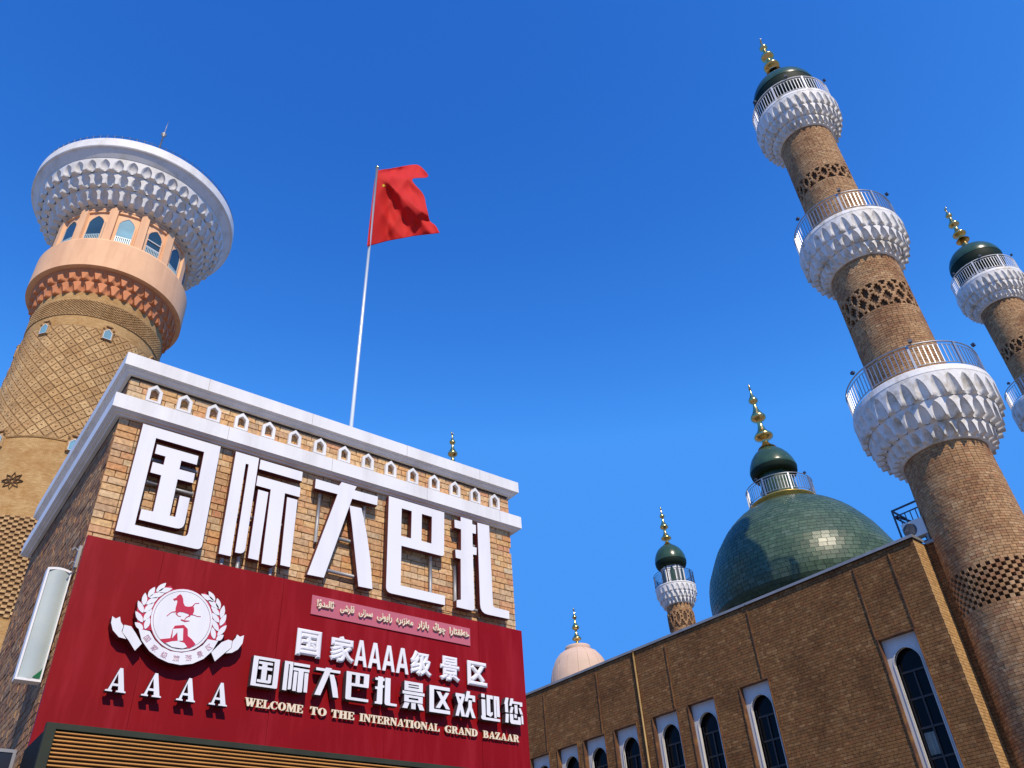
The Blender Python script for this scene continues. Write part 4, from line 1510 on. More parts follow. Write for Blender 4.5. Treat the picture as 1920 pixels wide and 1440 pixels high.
# ------------------------------------------------------------------ smaller minarets on the far side
def small_minaret(loc, label, z_floor, r_floor, z_low, z_tip, singly, fs=None):
    t = thing('small_minaret', label, 'minaret', loc, 0, 'slender far minarets with one gallery')
    face = math.atan2(-loc[1], -loc[0])
    r = r_floor
    rs = r * .60
    rfn = lambda z: rs + .012 * (z_floor - z) * .5
    h = r * .98                    # height of the niche tiers
    zb = z_floor - h
    bb = MB()
    bb.lathe([(rfn(0) - .02, 0), (rfn(zb) - .02, zb)], 40)
    bb.build('shaft', M['mortar_min'], t)
    bz0, bz1 = zb - 1.75, zb - .55
    items = brick_rows(z_low, bz0, .13, rfn, .26, face) + brick_rows(bz1, zb, .13, rfn, .26, face)
    laid('brick', 'brick_courses', t, M['brick_minaret'], items, 0)
    laid('pierced_brick', 'pierced_band', t, M['brick_minaret'], bitmap_band(bz0, bz1, rs + .09, LATT[:8], 12, .08, face), 0)
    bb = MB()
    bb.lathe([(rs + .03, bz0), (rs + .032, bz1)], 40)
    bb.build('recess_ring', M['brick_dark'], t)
    N = 24
    hf = PI / N
    rws = []
    rr = [rs, rs + (r - rs) * .45, rs + (r - rs) * .78, r]
    zz = [zb, zb + h * .26, zb + h * .56, zb + h * .93]
    for i in range(3):
        V, F, sm = niche(rr[i], rr[i + 1], zz[i], zz[i + 1], hf)
        rws.append((V, F, sm, N, hf * (i % 2)))
    ring_copies('niche', 'niche_tiers', t, M['muqarnas2'], rws, face, 0)
    bb = MB()
    bb.lathe([(r * .97, zz[3]), (r + .02, zz[3] + .01), (r + .02, z_floor - .01), (r, z_floor), (.01, z_floor)], 64, 0, False)
    bb.build('gallery_floor', M['muqarnas2'], t)
    railing(t, r * .985, z_floor, 1.05, 8, 7, face, M['steel_dark'] if fs is None else fs, False, .8)
    k_ = (z_tip - z_floor)
    rl = r * .52
    zl = z_floor + k_ * .245
    bb = MB()
    bb.lathe([(rl, z_floor), (rl, zl + .1)], 32)
    bb.build('lantern', M['green'], t)
    for k in range(6):
        a = face + (k + .0) * PI / 3
        w = rl * .46
        hh = zl - z_floor
        me = shape_mesh([[(-w, 0), (w, 0), (w, hh), (-w, hh)], [(-w * .55, .1), (w * .55, .1), (w * .55, hh * .62), (w * .3, hh * .78), (0, hh * .9), (-w * .3, hh * .78), (-w * .55, hh * .62)]], .08,
                        [M['muqarnas2'], M['muqarnas2']])
        link('arched_panel', me, t, (rl * .97 * math.cos(a), rl * .97 * math.sin(a), z_floor), a + PI / 2)
    bb = MB()
    zd = z_floor + k_ * .225
    H = k_ * .285
    rd = r * .79
    pr = [(1.0, .26), (1.0, .34), (.96, .48), (.87, .63), (.73, .77), (.54, .885), (.32, .965), (.0001, 1.0)]
    bb.lathe([(q * rd, zd + H * w) for q, w in pr], 48)
    bb.build('dome', M['green'], t)
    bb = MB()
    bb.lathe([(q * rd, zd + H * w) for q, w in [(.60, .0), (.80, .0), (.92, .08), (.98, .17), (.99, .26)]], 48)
    bb.build('dome_soffit', M['green_shaded'], t)
    finial(t, zd + H * .97, z_tip - (zd + H * .97), .5)
    return t


D3 = 62.0
a3 = rad(39.67)
small_minaret((D3 * math.cos(a3), D3 * math.sin(a3), 0), 'slender far minaret with one white gallery, left of the big green dome',
              1.6 + .4045 * D3, 1.56, 18, 1.6 + .5206 * D3, False)
D5 = 48.0
a5 = rad(55.7)
small_minaret((D5 * math.cos(a5), D5 * math.sin(a5), 0), 'far minaret showing only its gilded finial above the white cornice', 1.6 + .675 * D5 - 7.2, 1.56, 25, 1.6 + .675 * D5, False)

# ------------------------------------------------------------------ main green dome
DD = 48.5
ad = rad(30.85)
dl = (DD * math.cos(ad), DD * math.sin(ad), 0)
dome = thing('mosque_dome', 'large green tiled dome with a railed lantern, above the brown wall', 'dome', (dl[0], dl[1], 14.0))
dface = math.atan2(-dl[1], -dl[0])
ZD = lambda zn: 1.6 + zn * DD - 14.0
prof = [(.108, .343), (.1135, .350), (.1162, .362), (.1160, .374), (.1145, .386), (.112, .396), (.1078, .4055), (.103, .4165), (.0975, .428), (.0905, .4385), (.083, .4495), (.0745, .459),
        (.065, .4675), (.056, .4735), (.0455, .4785), (.0370, .4815)]
# finer profile by arc length
pts = [(r * DD, ZD(z)) for r, z in prof]
seg = [math.dist(pts[i], pts[i + 1]) for i in range(len(pts) - 1)]
tot = sum(seg)
NROW = 34


def along(s_):
    for i, q in enumerate(seg):
        if s_ <= q or i == len(seg) - 1:
            k = s_ / q
            return (pts[i][0] * (1 - k) + pts[i + 1][0] * k, pts[i][1] * (1 - k) + pts[i + 1][1] * k)
        s_ -= q


bb = MB()
bb.lathe([(r - .012, z) for r, z in pts], 96)
bb.build('shell', M['green_joint'], dome)
tr_rows = []
for i in range(NROW):
    (ra, za), (rb_, zb_) = along(tot * i / NROW + .008), along(tot * (i + 1) / NROW - .008)
    N = max(24, int(2 * PI * (ra + rb_) / 2 / .46))
    hw = PI / N
    nr, nz = (zb_ - za), -(rb_ - ra)
    ln = math.hypot(nr, nz)
    nr, nz = nr / ln, nz / ln
    up_ = .012
    V = []
    for (r, z, k, e) in ((ra, za, 1, -.01), (rb_, zb_, 1, -.01), (ra, za, .985, .012), (rb_, zb_, .985, .006)):
        g_ = .010 / max(r, .5)
        for sg in (-1, 1):
            t_ = sg * (hw - g_ * (1 if e < 0 else 1.6))
            rr = r + nr * e
            V.append((rr * math.cos(t_), rr * math.sin(t_), z + nz * e))
    # 0,1 low back; 2,3 high back; 4,5 low front; 6,7 high front
    F = [(4, 5, 7, 6), (0, 1, 5, 4), (1, 3, 7, 5), (3, 2, 6, 7), (2, 0, 4, 6)]
    tr_rows.append((V, F, False, N, (i % 2) * hw))
ring_copies('tile', 'tile_courses', dome, M['green_tile'], tr_rows, dface - .25, 300)
bb = MB()
bb.lathe([(.105 * DD, -.5), (.105 * DD, ZD(.347))], 96)
bb.build('drum', M['brick_mosque'], dome)
bb = MB()
bb.lathe([(.0365 * DD, ZD(.4810)), (.0375 * DD, ZD(.4835)), (.0385 * DD, ZD(.4855)), (.0425 * DD, ZD(.4870)), (.0425 * DD, ZD(.4880)), (.01, ZD(.4880))], 64)
bb.build('gilt_collar', M['goldband'], dome)
railing(dome, .0420 * DD, ZD(.4885), .0235 * DD, 8, 8, dface, M['steel'])
bb = MB()
bb.lathe([(.0235 * DD, ZD(.487)), (.0235 * DD, ZD(.512)), (.0215 * DD, ZD(.516)), (.0215 * DD, ZD(.534))], 12, 0, False)
bb.build('lantern', M['green'], dome)
bb = MB()
pr = [(.0302, .5385), (.0306, .5405), (.0302, .5425), (.0285, .549), (.0250, .557), (.0200, .564), (.0135, .570), (.0080, .5735), (.0001, .575)]
bb.lathe([(r * DD, ZD(z)) for r, z in pr], 64)
bb.build('lantern_dome', M['green'], dome)
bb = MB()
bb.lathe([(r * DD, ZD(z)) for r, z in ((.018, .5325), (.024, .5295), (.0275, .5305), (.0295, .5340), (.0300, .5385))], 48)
bb.build('dome_soffit', M['green_shaded'], dome)
finial(dome, ZD(.573), (.6796 - .573) * DD * 1.02, .5)
for a in (dface + 1.0, dface - .6):
    link('flood_light', FLOOD, dome, (.042 * DD * math.cos(a), .042 * DD * math.sin(a), ZD(.512) + .06), a)

# ------------------------------------------------------------------ pale pink dome
DP = 62.0
ap = rad(47.13)
pk = thing('pink_dome', 'pale pink dome with a gilded finial behind the brown wall', 'dome', (DP * math.cos(ap), DP * math.sin(ap), 14.0))
ZP = lambda zn: 1.6 + zn * DP - 14.0
bb = MB()
bb.lathe([(.0375 * DP, -.5), (.0375 * DP, ZP(.285)), (.0373 * DP, ZP(.296)), (.0360 * DP, ZP(.307)), (.0335 * DP, ZP(.318)), (.0290 * DP, ZP(.3285)), (.0225 * DP, ZP(.3365)), (.0150 * DP, ZP(.3405))], 64)
bb.build('shell', M['pink_dome'], pk)
bb = MB()
bb.lathe([(.0152 * DP, ZP(.3400)), (.0158 * DP, ZP(.3425)), (.0152 * DP, ZP(.3450)), (.006 * DP, ZP(.3470)), (.001, ZP(.3475))], 48)
bb.build('cap', M['pink_dome'], pk)
rb_ = MB()
for k in range(16):
    a = 2 * PI * k / 16
    pp = [((r + .0002) * DP * math.cos(a), (r + .0002) * DP * math.sin(a), ZP(z)) for r, z in ((.0375, .285), (.0373, .296), (.0360, .307), (.0335, .318), (.0290, .3285), (.0225, .3365), (.0155, .3405))]
    me = MB()
    me.tube(pp, .012, 5)
    me.build('rib', M['pink_dome'], pk)
finial(pk, ZP(.346), (.3957 - .346) * DP, .5)

# ------------------------------------------------------------------ observation tower
DT = 60.0
at_ = rad(84.4)
tl_ = (DT * math.cos(at_), DT * math.sin(at_), 0)
tw = thing('observation_tower', 'ochre brick tower with peach drum and wide white honeycomb roof disc', 'tower', tl_)
tface = math.atan2(-tl_[1], -tl_[0])
ZT = lambda zn: 1.6 + zn * DT
RT = lambda zn: DT * (.1035 - .0225 * min(zn, .70) / .70 * (1.0 if zn < .7 else 1.0)) if zn < .55 else DT * (.0858 - .0048 * min(1, (zn - .55) / .16))
zs_ = [0, .1, .2, .3, .4, .5, .55, .6, .65, .7, .72, .79]
lathe_uv('shaft', [(RT(z), ZT(z)) for z in zs_], 96, M['tower_brick'], tw)
STEPS = []
for sx_, sw_ in ((1, -1), (1, 1), (-1, 1), (-1, -1)):
    q_ = []
    for i in range(4):
        q_ += [((i + .55) / 4, -(1 - i / 4)), ((i + .55) / 4, -(1 - (i + 1) / 4))]
    q_ = q_ if sx_ * sw_ < 0 else q_[::-1]
    STEPS += [(u * sx_, w * -sw_) for u, w in q_]
# lozenge plates
NL = 38
z_lo, z_hi = .5395, .7085
NRW = 22
hr = (z_hi - z_lo) / NRW
rows = []
for i in range(NRW + 1):
    zc = z_lo + hr * i
    r = RT(zc)
    hw = PI / NL
    HZ = hr * DT * 1.0
    gz = .05
    top = ZT(zc) + HZ
    V = []
    F = []
    shp = []
    for (u, w) in STEPS:
        if i == 0 and w < 0: w = 0
        if i == NRW and w > 0: w = 0
        shp.append((u, w))
    n = len(shp)
    for (k, e, q) in ((1.0, -.02, 1), (.97, .07, 1), (.93, .08, 1)):
        for (u, w) in shp:
            t_ = u * (hw - .03 / r) * k
            zz = ZT(zc) + w * (HZ - gz) * k
            V.append(((r + e) * math.cos(t_), (r + e) * math.sin(t_), zz))
    for a, c in ((0, n), (n, 2 * n)):
        for k in range(n):
            F.append((a + k, a + (k + 1) % n, c + (k + 1) % n, c + k))
    F.append(tuple(range(2 * n, 3 * n)))
    # a small header brick standing out of the middle
    m0 = len(V)
    if 0 < i < NRW:
        for (e, k) in ((.07, 1), (.12, 1)):
            for (u, w) in ((-.14, -.07), (.14, -.07), (.14, .07), (-.14, .07)):
                V.append(((r + e) * math.cos(u * hw), (r + e) * math.sin(u * hw), ZT(zc) + w * HZ + HZ * .1))
        for k in range(4):
            F.append((m0 + k, m0 + (k + 1) % 4, m0 + 4 + (k + 1) % 4, m0 + 4 + k))
        F.append((m0 + 4, m0 + 5, m0 + 6, m0 + 7))
    rows.append((V, F, False, NL, (i % 2) * hw))
ring_copies('lozenge', 'lozenge_field', tw, M['tower_plate'], rows, tface, 300)
bb = MB()
bb.lathe([(RT(.54) + .012, ZT(z_lo)), (RT(.62) + .012, ZT(.62)), (RT(.70) + .012, ZT(z_hi))], 96)
bb.build('lozenge_ground', M['tower_mortar'], tw)


def ring_edge(z, r, m, rr=.05):
    q = MB()
    q.torus(r, z, rr, 96, 4)
    q.build('brick_ledge', m, tw)


ring_edge(ZT(z_lo) - .05, RT(.54) + .02, M['tower_plate'], .07)
ring_edge(ZT(z_hi) + .05, RT(.71) + .02, M['tower_plate'], .07)


def checks(z0, z1, nrow, N, dp, name):
    items_ = []
    V2, F2 = [], []
    for j in range(nrow):
        z = z0 + (j + .5) * (z1 - z0) / nrow
        zn = (z - 1.6) / DT
        r = RT(zn)
        w = PI * r / N * 1.05
        shp = brick_shape(w, .09, (z1 - z0) / nrow * .95, .01)
        for k in range(N):
            a = 2 * PI * (k + (j % 2) * .5) / N
            n = len(V2)
            V2 += place(shp[0], ((r - .0) * math.cos(a), (r - .0) * math.sin(a), z), a + PI / 2)
            F2 += [tuple(i + n for i in f) for f in shp[1]]
    o = link(name, mesh(name, V2, F2, M['tower_plate']), tw)
    o['kind'] = 'stuff'
    q = MB()
    q.lathe([(RT((z0 - 1.6) / DT) + .006, z0), (RT((z1 - 1.6) / DT) + .006, z1)], 96)
    q.build('recess_ring', M['tower_dark'], tw)


checks(ZT(.7275), ZT(.7525), 16, 130, .09, 'upper_check_brickwork')
checks(ZT(.3285), ZT(.4385), 36, 60, .09, 'lower_check_brickwork')
for zz in (.7275, .7525):
    ring_edge(ZT(zz), RT(zz) + .03, M['tower_plate'], .055)

# small windows in stepped brick surrounds, star flowers between
for zn in (.7035, .5345):
    for k in range(7):
        a = tface + rad(6.5) + k * 2 * PI / 7
        if abs((a - tface + PI) % (2 * PI) - PI) > rad(100):
            continue
        r = RT(zn)
        w, h = .30, 1.0
        fr = MB()
        fr.box(-.46, .46, -.20, .02, -.62, .62)
        fr.box(-.22, .22, -.22, .02, .80, .98, 0)
        o = fr.build('window_surround', M['tower_plate'], tw, (r * math.cos(a), r * math.sin(a), ZT(zn)), a + PI / 2)
        o.scale = (.85, 1, .85)
        me = shape_mesh([[(-w, -.52), (w, -.52), (w, .15), (0, .48), (-w, .15)]], .02, [M['bright_glass'], M['bright_glass']])
        link('pane', me, o, (0, -.215, 0))
        me = shape_mesh([[(-w - .05, -.57), (w + .05, -.57), (w + .05, .18), (0, .56), (-w - .05, .18)], [(-w, -.52), (w, -.52), (w, .15), (0, .48), (-w, .15)]], .05,
                        [M['white_frame'], M['tower_dark']])
        link('frame', me, o, (0, -.222, 0))
        dk = MB()
        dk.box(-.52, -.34, -.24, -.19, .40, .56)
        dk.box(.34, .52, -.24, -.19, .40, .56)
        dk.box(-.30, .30, -.24, -.19, .74, .86)
        dk.build('brick_slots', M['tower_dark'], o)
for k in range(7):
    a = tface + rad(-23.8) + k * 2 * PI / 7
    if abs((a - tface + PI) % (2 * PI) - PI) > rad(100):
        continue
    r = RT(.48)
    fl = bpy.data.objects.new('star_flower', None)
    COL.objects.link(fl)
    fl.parent = tw
    fl.location = (r * math.cos(a), r * math.sin(a), ZT(.480))
    fl.rotation_euler = (0, 0, a + PI / 2)
    fl.scale = (.85, 1, .85)
    pm = shape_mesh([stroke([(0, .12), (.14, .42), (0, .74), (-.14, .42), (0, .12)], .05)], .10, [M['tower_dark'], M['tower_dark']])
    for q in range(8):
        o = link('petal', pm, fl, (0, -.02, 0))
        o.rotation_euler = (0, q * PI / 4, 0)

# lower drum (peach) on terracotta niches
rows = []
NN = 36
for (z0, z1, r0, r1_, ph) in ((.7655, .7815, .0806, .0865, 0), (.7815, .799, .0865, .0925, PI / NN)):
    V, F, sm = niche(r0 * DT, r1_ * DT, ZT(z0), ZT(z1), PI / NN, a=.30, foot=.42, apex=.84, lean=.85)
    rows.append((V, F, sm, NN, ph))
ring_copies('niche', 'niche_tiers', tw, M['terracotta'], rows, tface, 300)
bb = MB()
bb.lathe([(.079 * DT, ZT(.764)), (.079 * DT, ZT(.7985)), (.0993 * DT, ZT(.7985)), (.0993 * DT, ZT(.846)), (.0975 * DT, ZT(.8495)), (.0905 * DT, ZT(.8520)), (.088 * DT, ZT(.852))], 160, 0, False)
bb.build('drum_parapet', M['peach'], tw)
# window storey
bb = MB()
bb.lathe([(.0868 * DT, ZT(.850)), (.0868 * DT, ZT(.918))], 128)
bb.build('window_storey', M['peach'], tw)
bb = MB()
bb.lathe([(.086 * DT, ZT(.9115)), (.0893 * DT, ZT(.9115)), (.0893 * DT, ZT(.9145)), (.0875 * DT, ZT(.9152)), (.0875 * DT, ZT(.923)), (.0865 * DT, ZT(.93))], 128, 0, False)
bb.build('cornice', M['peach'], tw)
# rounded scallops above the cornice
sc_me = shape_mesh([[(-.42, 0), (-.30, .16), (-.10, .20), (0, .36), (.10, .20), (.30, .16), (.42, 0)]], .16, [M['peach'], M['peach']])
for k in range(42):
    a = tface + 2 * PI * k / 42
    if abs((a - tface + PI) % (2 * PI) - PI) < rad(110):
        link('scallop', sc_me, tw, (.0880 * DT * math.cos(a), .0880 * DT * math.sin(a), ZT(.9160)), a + PI / 2)
wsh = lambda g_: [(-.66 + g_, -1.55 + g_), (.66 - g_, -1.55 + g_), (.66 - g_, .70), (.50 - g_, 1.05), (.25 - g_ * .4, 1.34 - g_), (0, 1.52 - g_), (-.25 + g_ * .4, 1.34 - g_), (-.50 + g_, 1.05), (-.66 + g_, .70)]
wfr = shape_mesh([wsh(-.07), wsh(.06)], .14, [M['peach'], M['white_frame']])
wgl = shape_mesh([wsh(.0)], .03, [M['blue_glass'], M['blue_glass']])
wgb = shape_mesh([wsh(.0)], .03, [M['bright_glass'], M['bright_glass']])
gr = MB()
gr.box(-.60, .60, -.03, .03, -.86, -.80)
gr.box(-.60, .60, -.03, .03, -1.50, -1.44)
for q in range(9):
    gr.box(-.56 + q * .14 - .03, -.56 + q * .14 + .03, -.025, .025, -1.44, -.86)
grm = mesh('grille', gr.V, gr.F, M['balcony_grille'])
trm = MB()
trm.box(-.60, .60, -.04, .04, .02, .10)
trm.box(-.60, .60, -.04, .04, -.74, -.64)
trm = mesh('transom', trm.V, trm.F, M['white_frame'])
pl = MB()
pl.prism([(-.32, -1.75), (.32, -1.75), (.32, 1.95), (.22, 2.12), (0, 2.30), (-.22, 2.12), (-.32, 1.95)], -.30, .2)
plm = mesh('pilaster', pl.V, pl.F, M['peach'])
for k in range(14):
    a = tface + rad(-5.3) + k * 2 * PI / 14
    r = .0868 * DT
    zc = ZT(.8805)
    if abs((a - tface + PI) % (2 * PI) - PI) < rad(105):
        o = link('window', wfr, tw, (r * math.cos(a), r * math.sin(a), zc), a + PI / 2)
        link('pane', wgb if k == 0 else wgl, o, (0, -.02, 0))
        link('grille', grm, o, (0, -.10, 0))
        if k == 1:
            link('transom', trm, o, (0, -.08, 0))
    a += PI / 14
    link('pilaster', plm, tw, (r * math.cos(a), r * math.sin(a), zc + .05), a + PI / 2)
# white honeycomb disc
rows = []
ND = 44
for (z0, z1, r0, r1_, ph) in ((.9235, .9405, .0895, .1080, 0), (.9405, .9580, .1080, .1205, PI / ND), (.9580, .9760, .1205, .1310, 0)):
    V, F, sm = niche(r0 * DT, r1_ * DT, ZT(z0), ZT(z1), PI / ND, a=.38, foot=.38, apex=.90, lean=.66, deep=.8)
    rows.append((V, F, sm, ND, ph))
me_rows = rows
allc = []
nm = 0
for ri, (V, F, sm, N, ph) in enumerate(me_rows):
    me = mesh('roof_niche', V, F, M['disc'], None, sm)
    for k in range(N):
        link('roof_niche', me, tw, (0, 0, 0), ph + 2 * PI * k / N)
bb = MB()
bb.lathe([(.086 * DT, ZT(.9225)), (.0897 * DT, ZT(.9230)), (.0897 * DT, ZT(.9240))], 96, 0, False)
bb.lathe([(.129 * DT, ZT(.9755)), (.1312 * DT, ZT(.9770)), (.1400 * DT, ZT(.9880)), (.1418 * DT, ZT(.9885)), (.1428 * DT, ZT(.9900)), (.1428 * DT, ZT(1.005)), (.1415 * DT, ZT(1.007)), (.01, ZT(1.008))], 160, 0, False)
bb.build('roof_disc', M['disc'], tw)
rl = MB()
rl.torus(.1410 * DT, ZT(1.007) + .30, .018, 120, 5)
for k in range(90):
    a = 2 * PI * k / 90
    x, y = .141 * DT * math.cos(a), .141 * DT * math.sin(a)
    rl.box(x - .02, x + .02, y - .02, y + .02, ZT(1.007), ZT(1.007) + .42)
rl.build('rim_railing', M['steel_dark'], tw)
bb = MB()
bb.tube([(0, 0, ZT(1.0)), (0, 0, ZT(1.0) + 12.6)], [.11, .07], 8)
bb.tube([(0, 0, ZT(1.0) + 12.3), (0, 0, ZT(1.0) + 12.6), (0, 0, ZT(1.0) + 12.9)], [.10, .30, .10], 8)
bb.tube([(0, 0, ZT(1.0) + 12.6), (.05, 0, ZT(1.0) + 15.2)], [.06, .01], 6)
bb.build('lightning_rod', M['grey_metal'], tw)

# ------------------------------------------------------------------ mosque wall with pointed windows
AW = rad(93)
P0 = Vector((28.6, 12.44, 0))
mq = thing('mosque_building', 'long brown brick wing with pointed windows in white surrounds', 'mosque', P0, AW)
# local axes: x along the wall (away from the near end), y out of the wall, z up
ZR = 14.39
TEND = 30.0
wins = [(1.05, 2.43), (7.22, 8.62), (9.92, 11.32), (11.94, 13.34), (14.28, 15.68), (16.27, 17.67), (18.08, 19.48), (20.06, 21.46), (22.0, 23.4), (24.0, 25.4), (26.0, 27.4)]
WZ0, WZ1 = 4.0, 11.28
core = MB()
edges = [0.0] + [e for w in wins for e in w] + [TEND]
for i in range(0, len(edges), 2):
    core.box(edges[i] + (0 if i else .02), edges[i + 1], -.50, -.022, 0, WZ1)
core.box(.02, TEND, -.50, -.022, WZ1, ZR - .01)
for a, b_ in wins:
    core.box(a, b_, -.50, -.022, 0, WZ0)
core.box(-1.6, .015, -1.6, -.952, 0, ZR - .05)
core.box(.02, TEND, -28, -.52, 0, ZR - .45)
core.box(.002, .04, -.96, -.022, 0, ZR - .05)
core.build('wall', M['mortar_brown'], mq)
holes = [(a, b_, WZ0, WZ1) for a, b_ in wins]
random.seed(11)
items = []
for key, x, z in wall_bricks(.02, 24.5, 5.2, 14.35, .1085, (.255, .255, .255, .13), .011, .022, holes, .004):
    items.append((key, (x, -.022, z), PI, x + (0 if z > 8 else 5) + abs(z - 11.5) * .3))
for key, x, z in wall_bricks(-1.6, .0, 5.2, 14.3, .1085, (.255, .255, .13), .011, .022, (), .004):
    items.append((key, (x, -.952, z), PI, 30))
laid('brick', 'brick_courses', mq, M['brick_mosque'], items, 300)
# the sunlit return of the wall: headers seen end on
items = []
for key, x, z in wall_bricks(-.95, -.022, 5.2, 14.33, .1085, (.2, .2, .1), .008, .02, (), .004):
    items.append((key, (0.002, x, z), -PI / 2, 1))
M['brick_return'] = piece_mat('sunlit_brick', [(.50, .30, .12), (.44, .26, .10), (.55, .34, .14), (.40, .23, .09)], patch=(.8, .7, .6), pamt=.5, grain=.3, gscale=12)  # sunlight on this face is put into a brighter brick colour
laid('brick', 'return_brick_courses', mq, M['brick_return'], items, 0)
# coping
cp = MB()
cp.box(-.09, 7.42, -.86, .10, ZR, ZR + .035)
cp.box(-.09, 7.42, .075, .10, ZR - .07, ZR)
cp.box(7.46, TEND, -.66, .07, ZR + .01, ZR + .045)
cp.box(7.46, TEND, .045, .07, ZR - .06, ZR + .01)
cp.box(-.085, -.06, -.86, .075, ZR - .07, ZR)
cp.box(-1.6, -.09, -1.6, -.86, ZR - .045, ZR - .01)
cp.box(-1.0, -.09, -.885, -.86, ZR - .13, ZR - .045)
cp.build('coping', M['grey_metal'], mq)
for x in (20.16, 16.38, 12.0, 7.44, 2.48, 1.0):
    bb = MB()
    bb.box(x - .022, x + .022, .0, .045, WZ1 + .02, 14.1)
    for z in (11.8, 13.1):
        bb.box(x - .035, x + .035, .0, .055, z, z + .04)
    bb.build('conduit', M['brown_metal'], mq)
bb = MB()
bb.tube([(13.86, .07, 14.36), (13.86, .06, 14.1), (13.86, .06, 5)], .045, 10)
bb.build('downpipe', M['gold_pipe'], mq)
bb = MB()
bb.tube([(13.98, .04, 14.3), (13.98, .03, 5)], .022, 8)
bb.build('downpipe', M['brown_metal'], mq)
bb = MB()
for i in range(12):
    z = 13.6 - i * .3
    bb.tube([(-.72 - .02 * (i % 3), -.93, z), (-.74, -.90, z - .16), (-.72 + .02 * (i % 2), -.92, z - .3)], .012, 5)
bb.build('cable_bundle', M['grey_metal'], mq)


def wshape(w, z0, zs, za, o):
    """pointed opening outline, half width w, spring zs, apex za, grown by o"""
    w = w + o
    L_ = [(-w, z0), (w, z0)]
    for k in range(7):
        t_ = k / 6
        # two-centred pointed arch
        x_ = w * (1 - t_ ** 1.55)
        L_.append((x_, zs + (za + o * 1.2 - zs) * math.sin(t_ * PI / 2 * .96) / math.sin(PI / 2 * .96)))
    Rg = [(-p[0], p[1]) for p in L_[2:-1]][::-1]
    return L_ + Rg


outer_me = None
for wi, (a, b_) in enumerate(wins):
    cx = (a + b_) / 2
    hw = (b_ - a) / 2
    o = bpy.data.objects.new('window', None)
    COL.objects.link(o)
    o.parent = mq
    o.location = (cx, 0, 0)
    # shape meshes face -y; the wall faces +y, so turn by pi
    R_ = [(-hw, WZ0), (hw, WZ0), (hw, WZ1), (-hw, WZ1)]
    if outer_me is None:
        sur = shape_mesh([R_, wshape(.49, WZ0 + .05, 10.38, 10.86, 0)], .05, [M['surround'], M['surround']])
        edge = shape_mesh([wshape(.49, WZ0 + .05, 10.38, 10.86, .035), wshape(.49, WZ0 + .05, 10.38, 10.86, 0)], .14, [M['surround'], M['surround']])
        gl = shape_mesh([R_], .02, [M['dark_glass'], M['dark_glass']])
        q = MB()
        for z in (5.4, 6.35, 7.3, 8.25, 9.2, 10.1):
            q.box(-.5, .5, -.03, .03, z - .035, z + .035)
        q.box(-.03, .03, -.035, .035, WZ0, 10.1)
        for s_ in (-1, 1):
            q.box(s_ * .45 - .03, s_ * .45 + .03, -.03, .03, WZ0, 10.4)
        mul = mesh('mullion', q.V, q.F, M['window_frame'])
        q = MB()
        q.box(-hw - .03, -hw + .004, -.045, .19, WZ0, WZ1 + .03)
        q.box(hw - .004, hw + .03, -.045, .19, WZ0, WZ1 + .03)
        q.box(-hw + .004, hw - .004, -.045, .19, WZ1 - .004, WZ1 + .03)
        fr = mesh('frame', q.V, q.F, M['brown_metal'])
        V, F = [], []
        for i in range(9):
            for zz in (7.4, 8.1):
                V.append((-.40 + i * .045, -.008 + .02 * math.sin(i * 2.2), zz))
        F = [(2 * i, 2 * i + 2, 2 * i + 3, 2 * i + 1) for i in range(8)]
        cur = mesh('curtain', V, F, M['curtain'])
        outer_me = 1
    link('surround', sur, o, (0, -.225, 0), PI)
    link('arch_edge', edge, o, (0, -.245, 0), PI)
    link('frame', fr, o, (0, 0, 0), PI)
    link('pane', gl, o, (0, -.47, 0), PI)
    link('mullion', mul, o, (0, -.44, 0), PI)
    if wi < 4:
        link('curtain', cur, o, (0, -.445, -.9 * (wi % 2)), PI)
        if wi % 2 == 0:
            link('curtain', cur, o, (-.42, -.445, -1.9), PI)

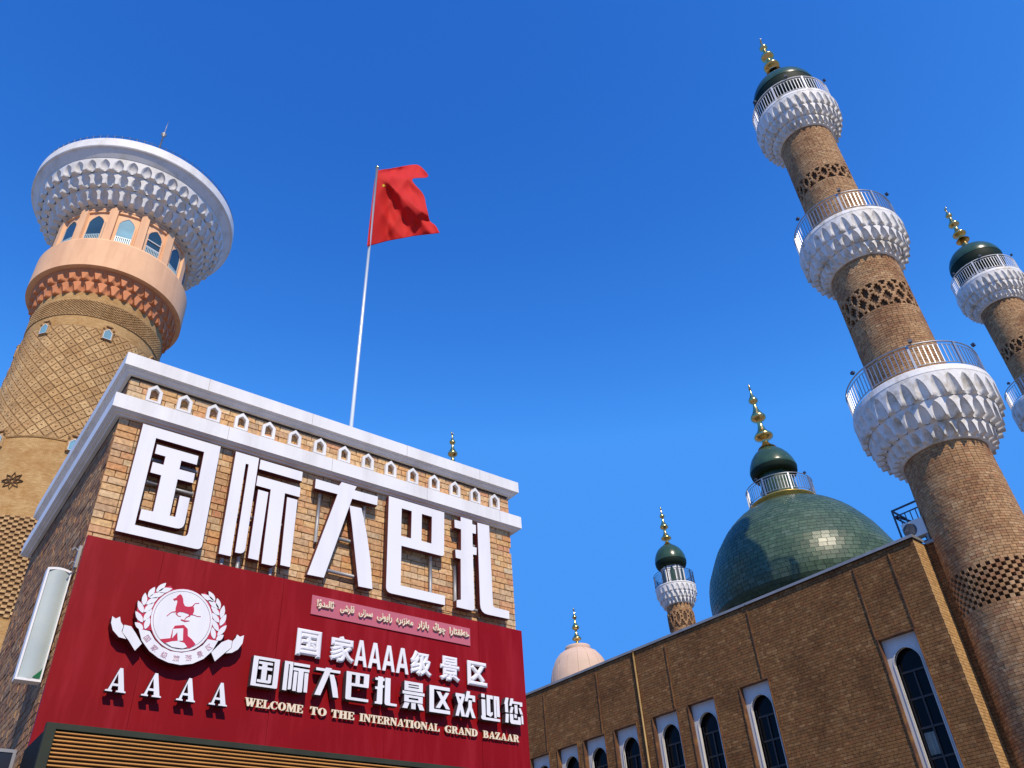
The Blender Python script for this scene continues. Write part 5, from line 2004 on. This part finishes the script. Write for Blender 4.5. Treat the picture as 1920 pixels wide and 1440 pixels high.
# air conditioner and roof railing at the corner of the wing
LW = Matrix.Translation(P0) @ Matrix.Rotation(AW, 4, 'Z')
loc = LW @ Vector((.125, -.92, ZR + .30))
ac = thing('air_conditioner', 'white air conditioner outdoor unit on the roof corner beside the nearest minaret', 'air conditioner', loc, AW)
bb = MB()
bb.box(-.42, .42, -.34, -.02, 0, .66)
bb.box(-.415, .415, -.02, 0, .005, .655)
bb.build('casing', M['ac_white'], ac)
bb = MB()
V = [(.16 + .27 * math.cos(2 * PI * k / 28), .004, .33 + .27 * math.sin(2 * PI * k / 28)) for k in range(28)]
V += [(x, .018, z) for x, y, z in [(.16 + .25 * math.cos(2 * PI * k / 28), 0, .33 + .25 * math.sin(2 * PI * k / 28)) for k in range(28)]]
bb.add(V, [(k, (k + 1) % 28, 28 + (k + 1) % 28, 28 + k) for k in range(28)] + [tuple(range(28, 56))])
for q in range(6):
    bb.tube([(.16 + (.04 + q * .04) * math.cos(2 * PI * k / 20), .022, .33 + (.04 + q * .04) * math.sin(2 * PI * k / 20)) for k in range(21)], .004, 4)
bb.build('fan_grille', M['ac_grille'], ac)
bb = MB()
bb.box(-.40, -.32, -.34, -.04, -.70, 0)
bb.box(.32, .40, -.34, -.04, -.70, 0)
bb.box(-.42, .42, -.34, -.04, -.75, -.70)
bb.build('foot', M['grey_metal'], ac)

loc = LW @ Vector((1.05, -1.9, ZR - .45))
rr = thing('roof_railing', 'dark blue steel roof railing with a stair rail behind the air conditioner', 'railing', loc, AW)
bb = MB()
H_ = 2.50
bb.box(-.03, .03, -.03, .03, 0, H_)
bb.build('post', M['steel_dark'], rr)
bb = MB()
bb.box(-2.6, .03, -.03, .03, H_, H_ + .06)
bb.build('rail', M['steel_dark'], rr)
for zz in (H_ - .26, H_ - 1.62):
    bb = MB()
    bb.box(-2.6, .03, -.02, .02, zz, zz + .04)
    bb.build('rail', M['steel_dark'], rr)
bm_ = MB()
bm_.box(-.016, .016, -.016, .016, H_ - 1.6, H_ - .24)
me = mesh('baluster', bm_.V, bm_.F, M['steel_dark'])
for k in range(1, 12):
    link('baluster', me, rr, (-.22 * k, 0, 0))
bb = MB()
bb.tube([(.05, -.3, H_ - .1), (-1.6, -.3, H_ - 1.5)], .045, 6)
bb.tube([(.0, -.35, H_ - .7), (-1.2, -.35, H_ - 1.7)], .03, 6)
bb.build('stair_rail', M['steel_dark'], rr)
bb = MB()
bb.box(-.03, .03, -1.2, -1.14, 0, H_)
bb.box(-.03, .03, -1.2, .0, H_, H_ + .06)
bb.box(-.03, .03, -1.2, .0, H_ - .26, H_ - .22)
bb.build('side_rail', M['steel_dark'], rr)
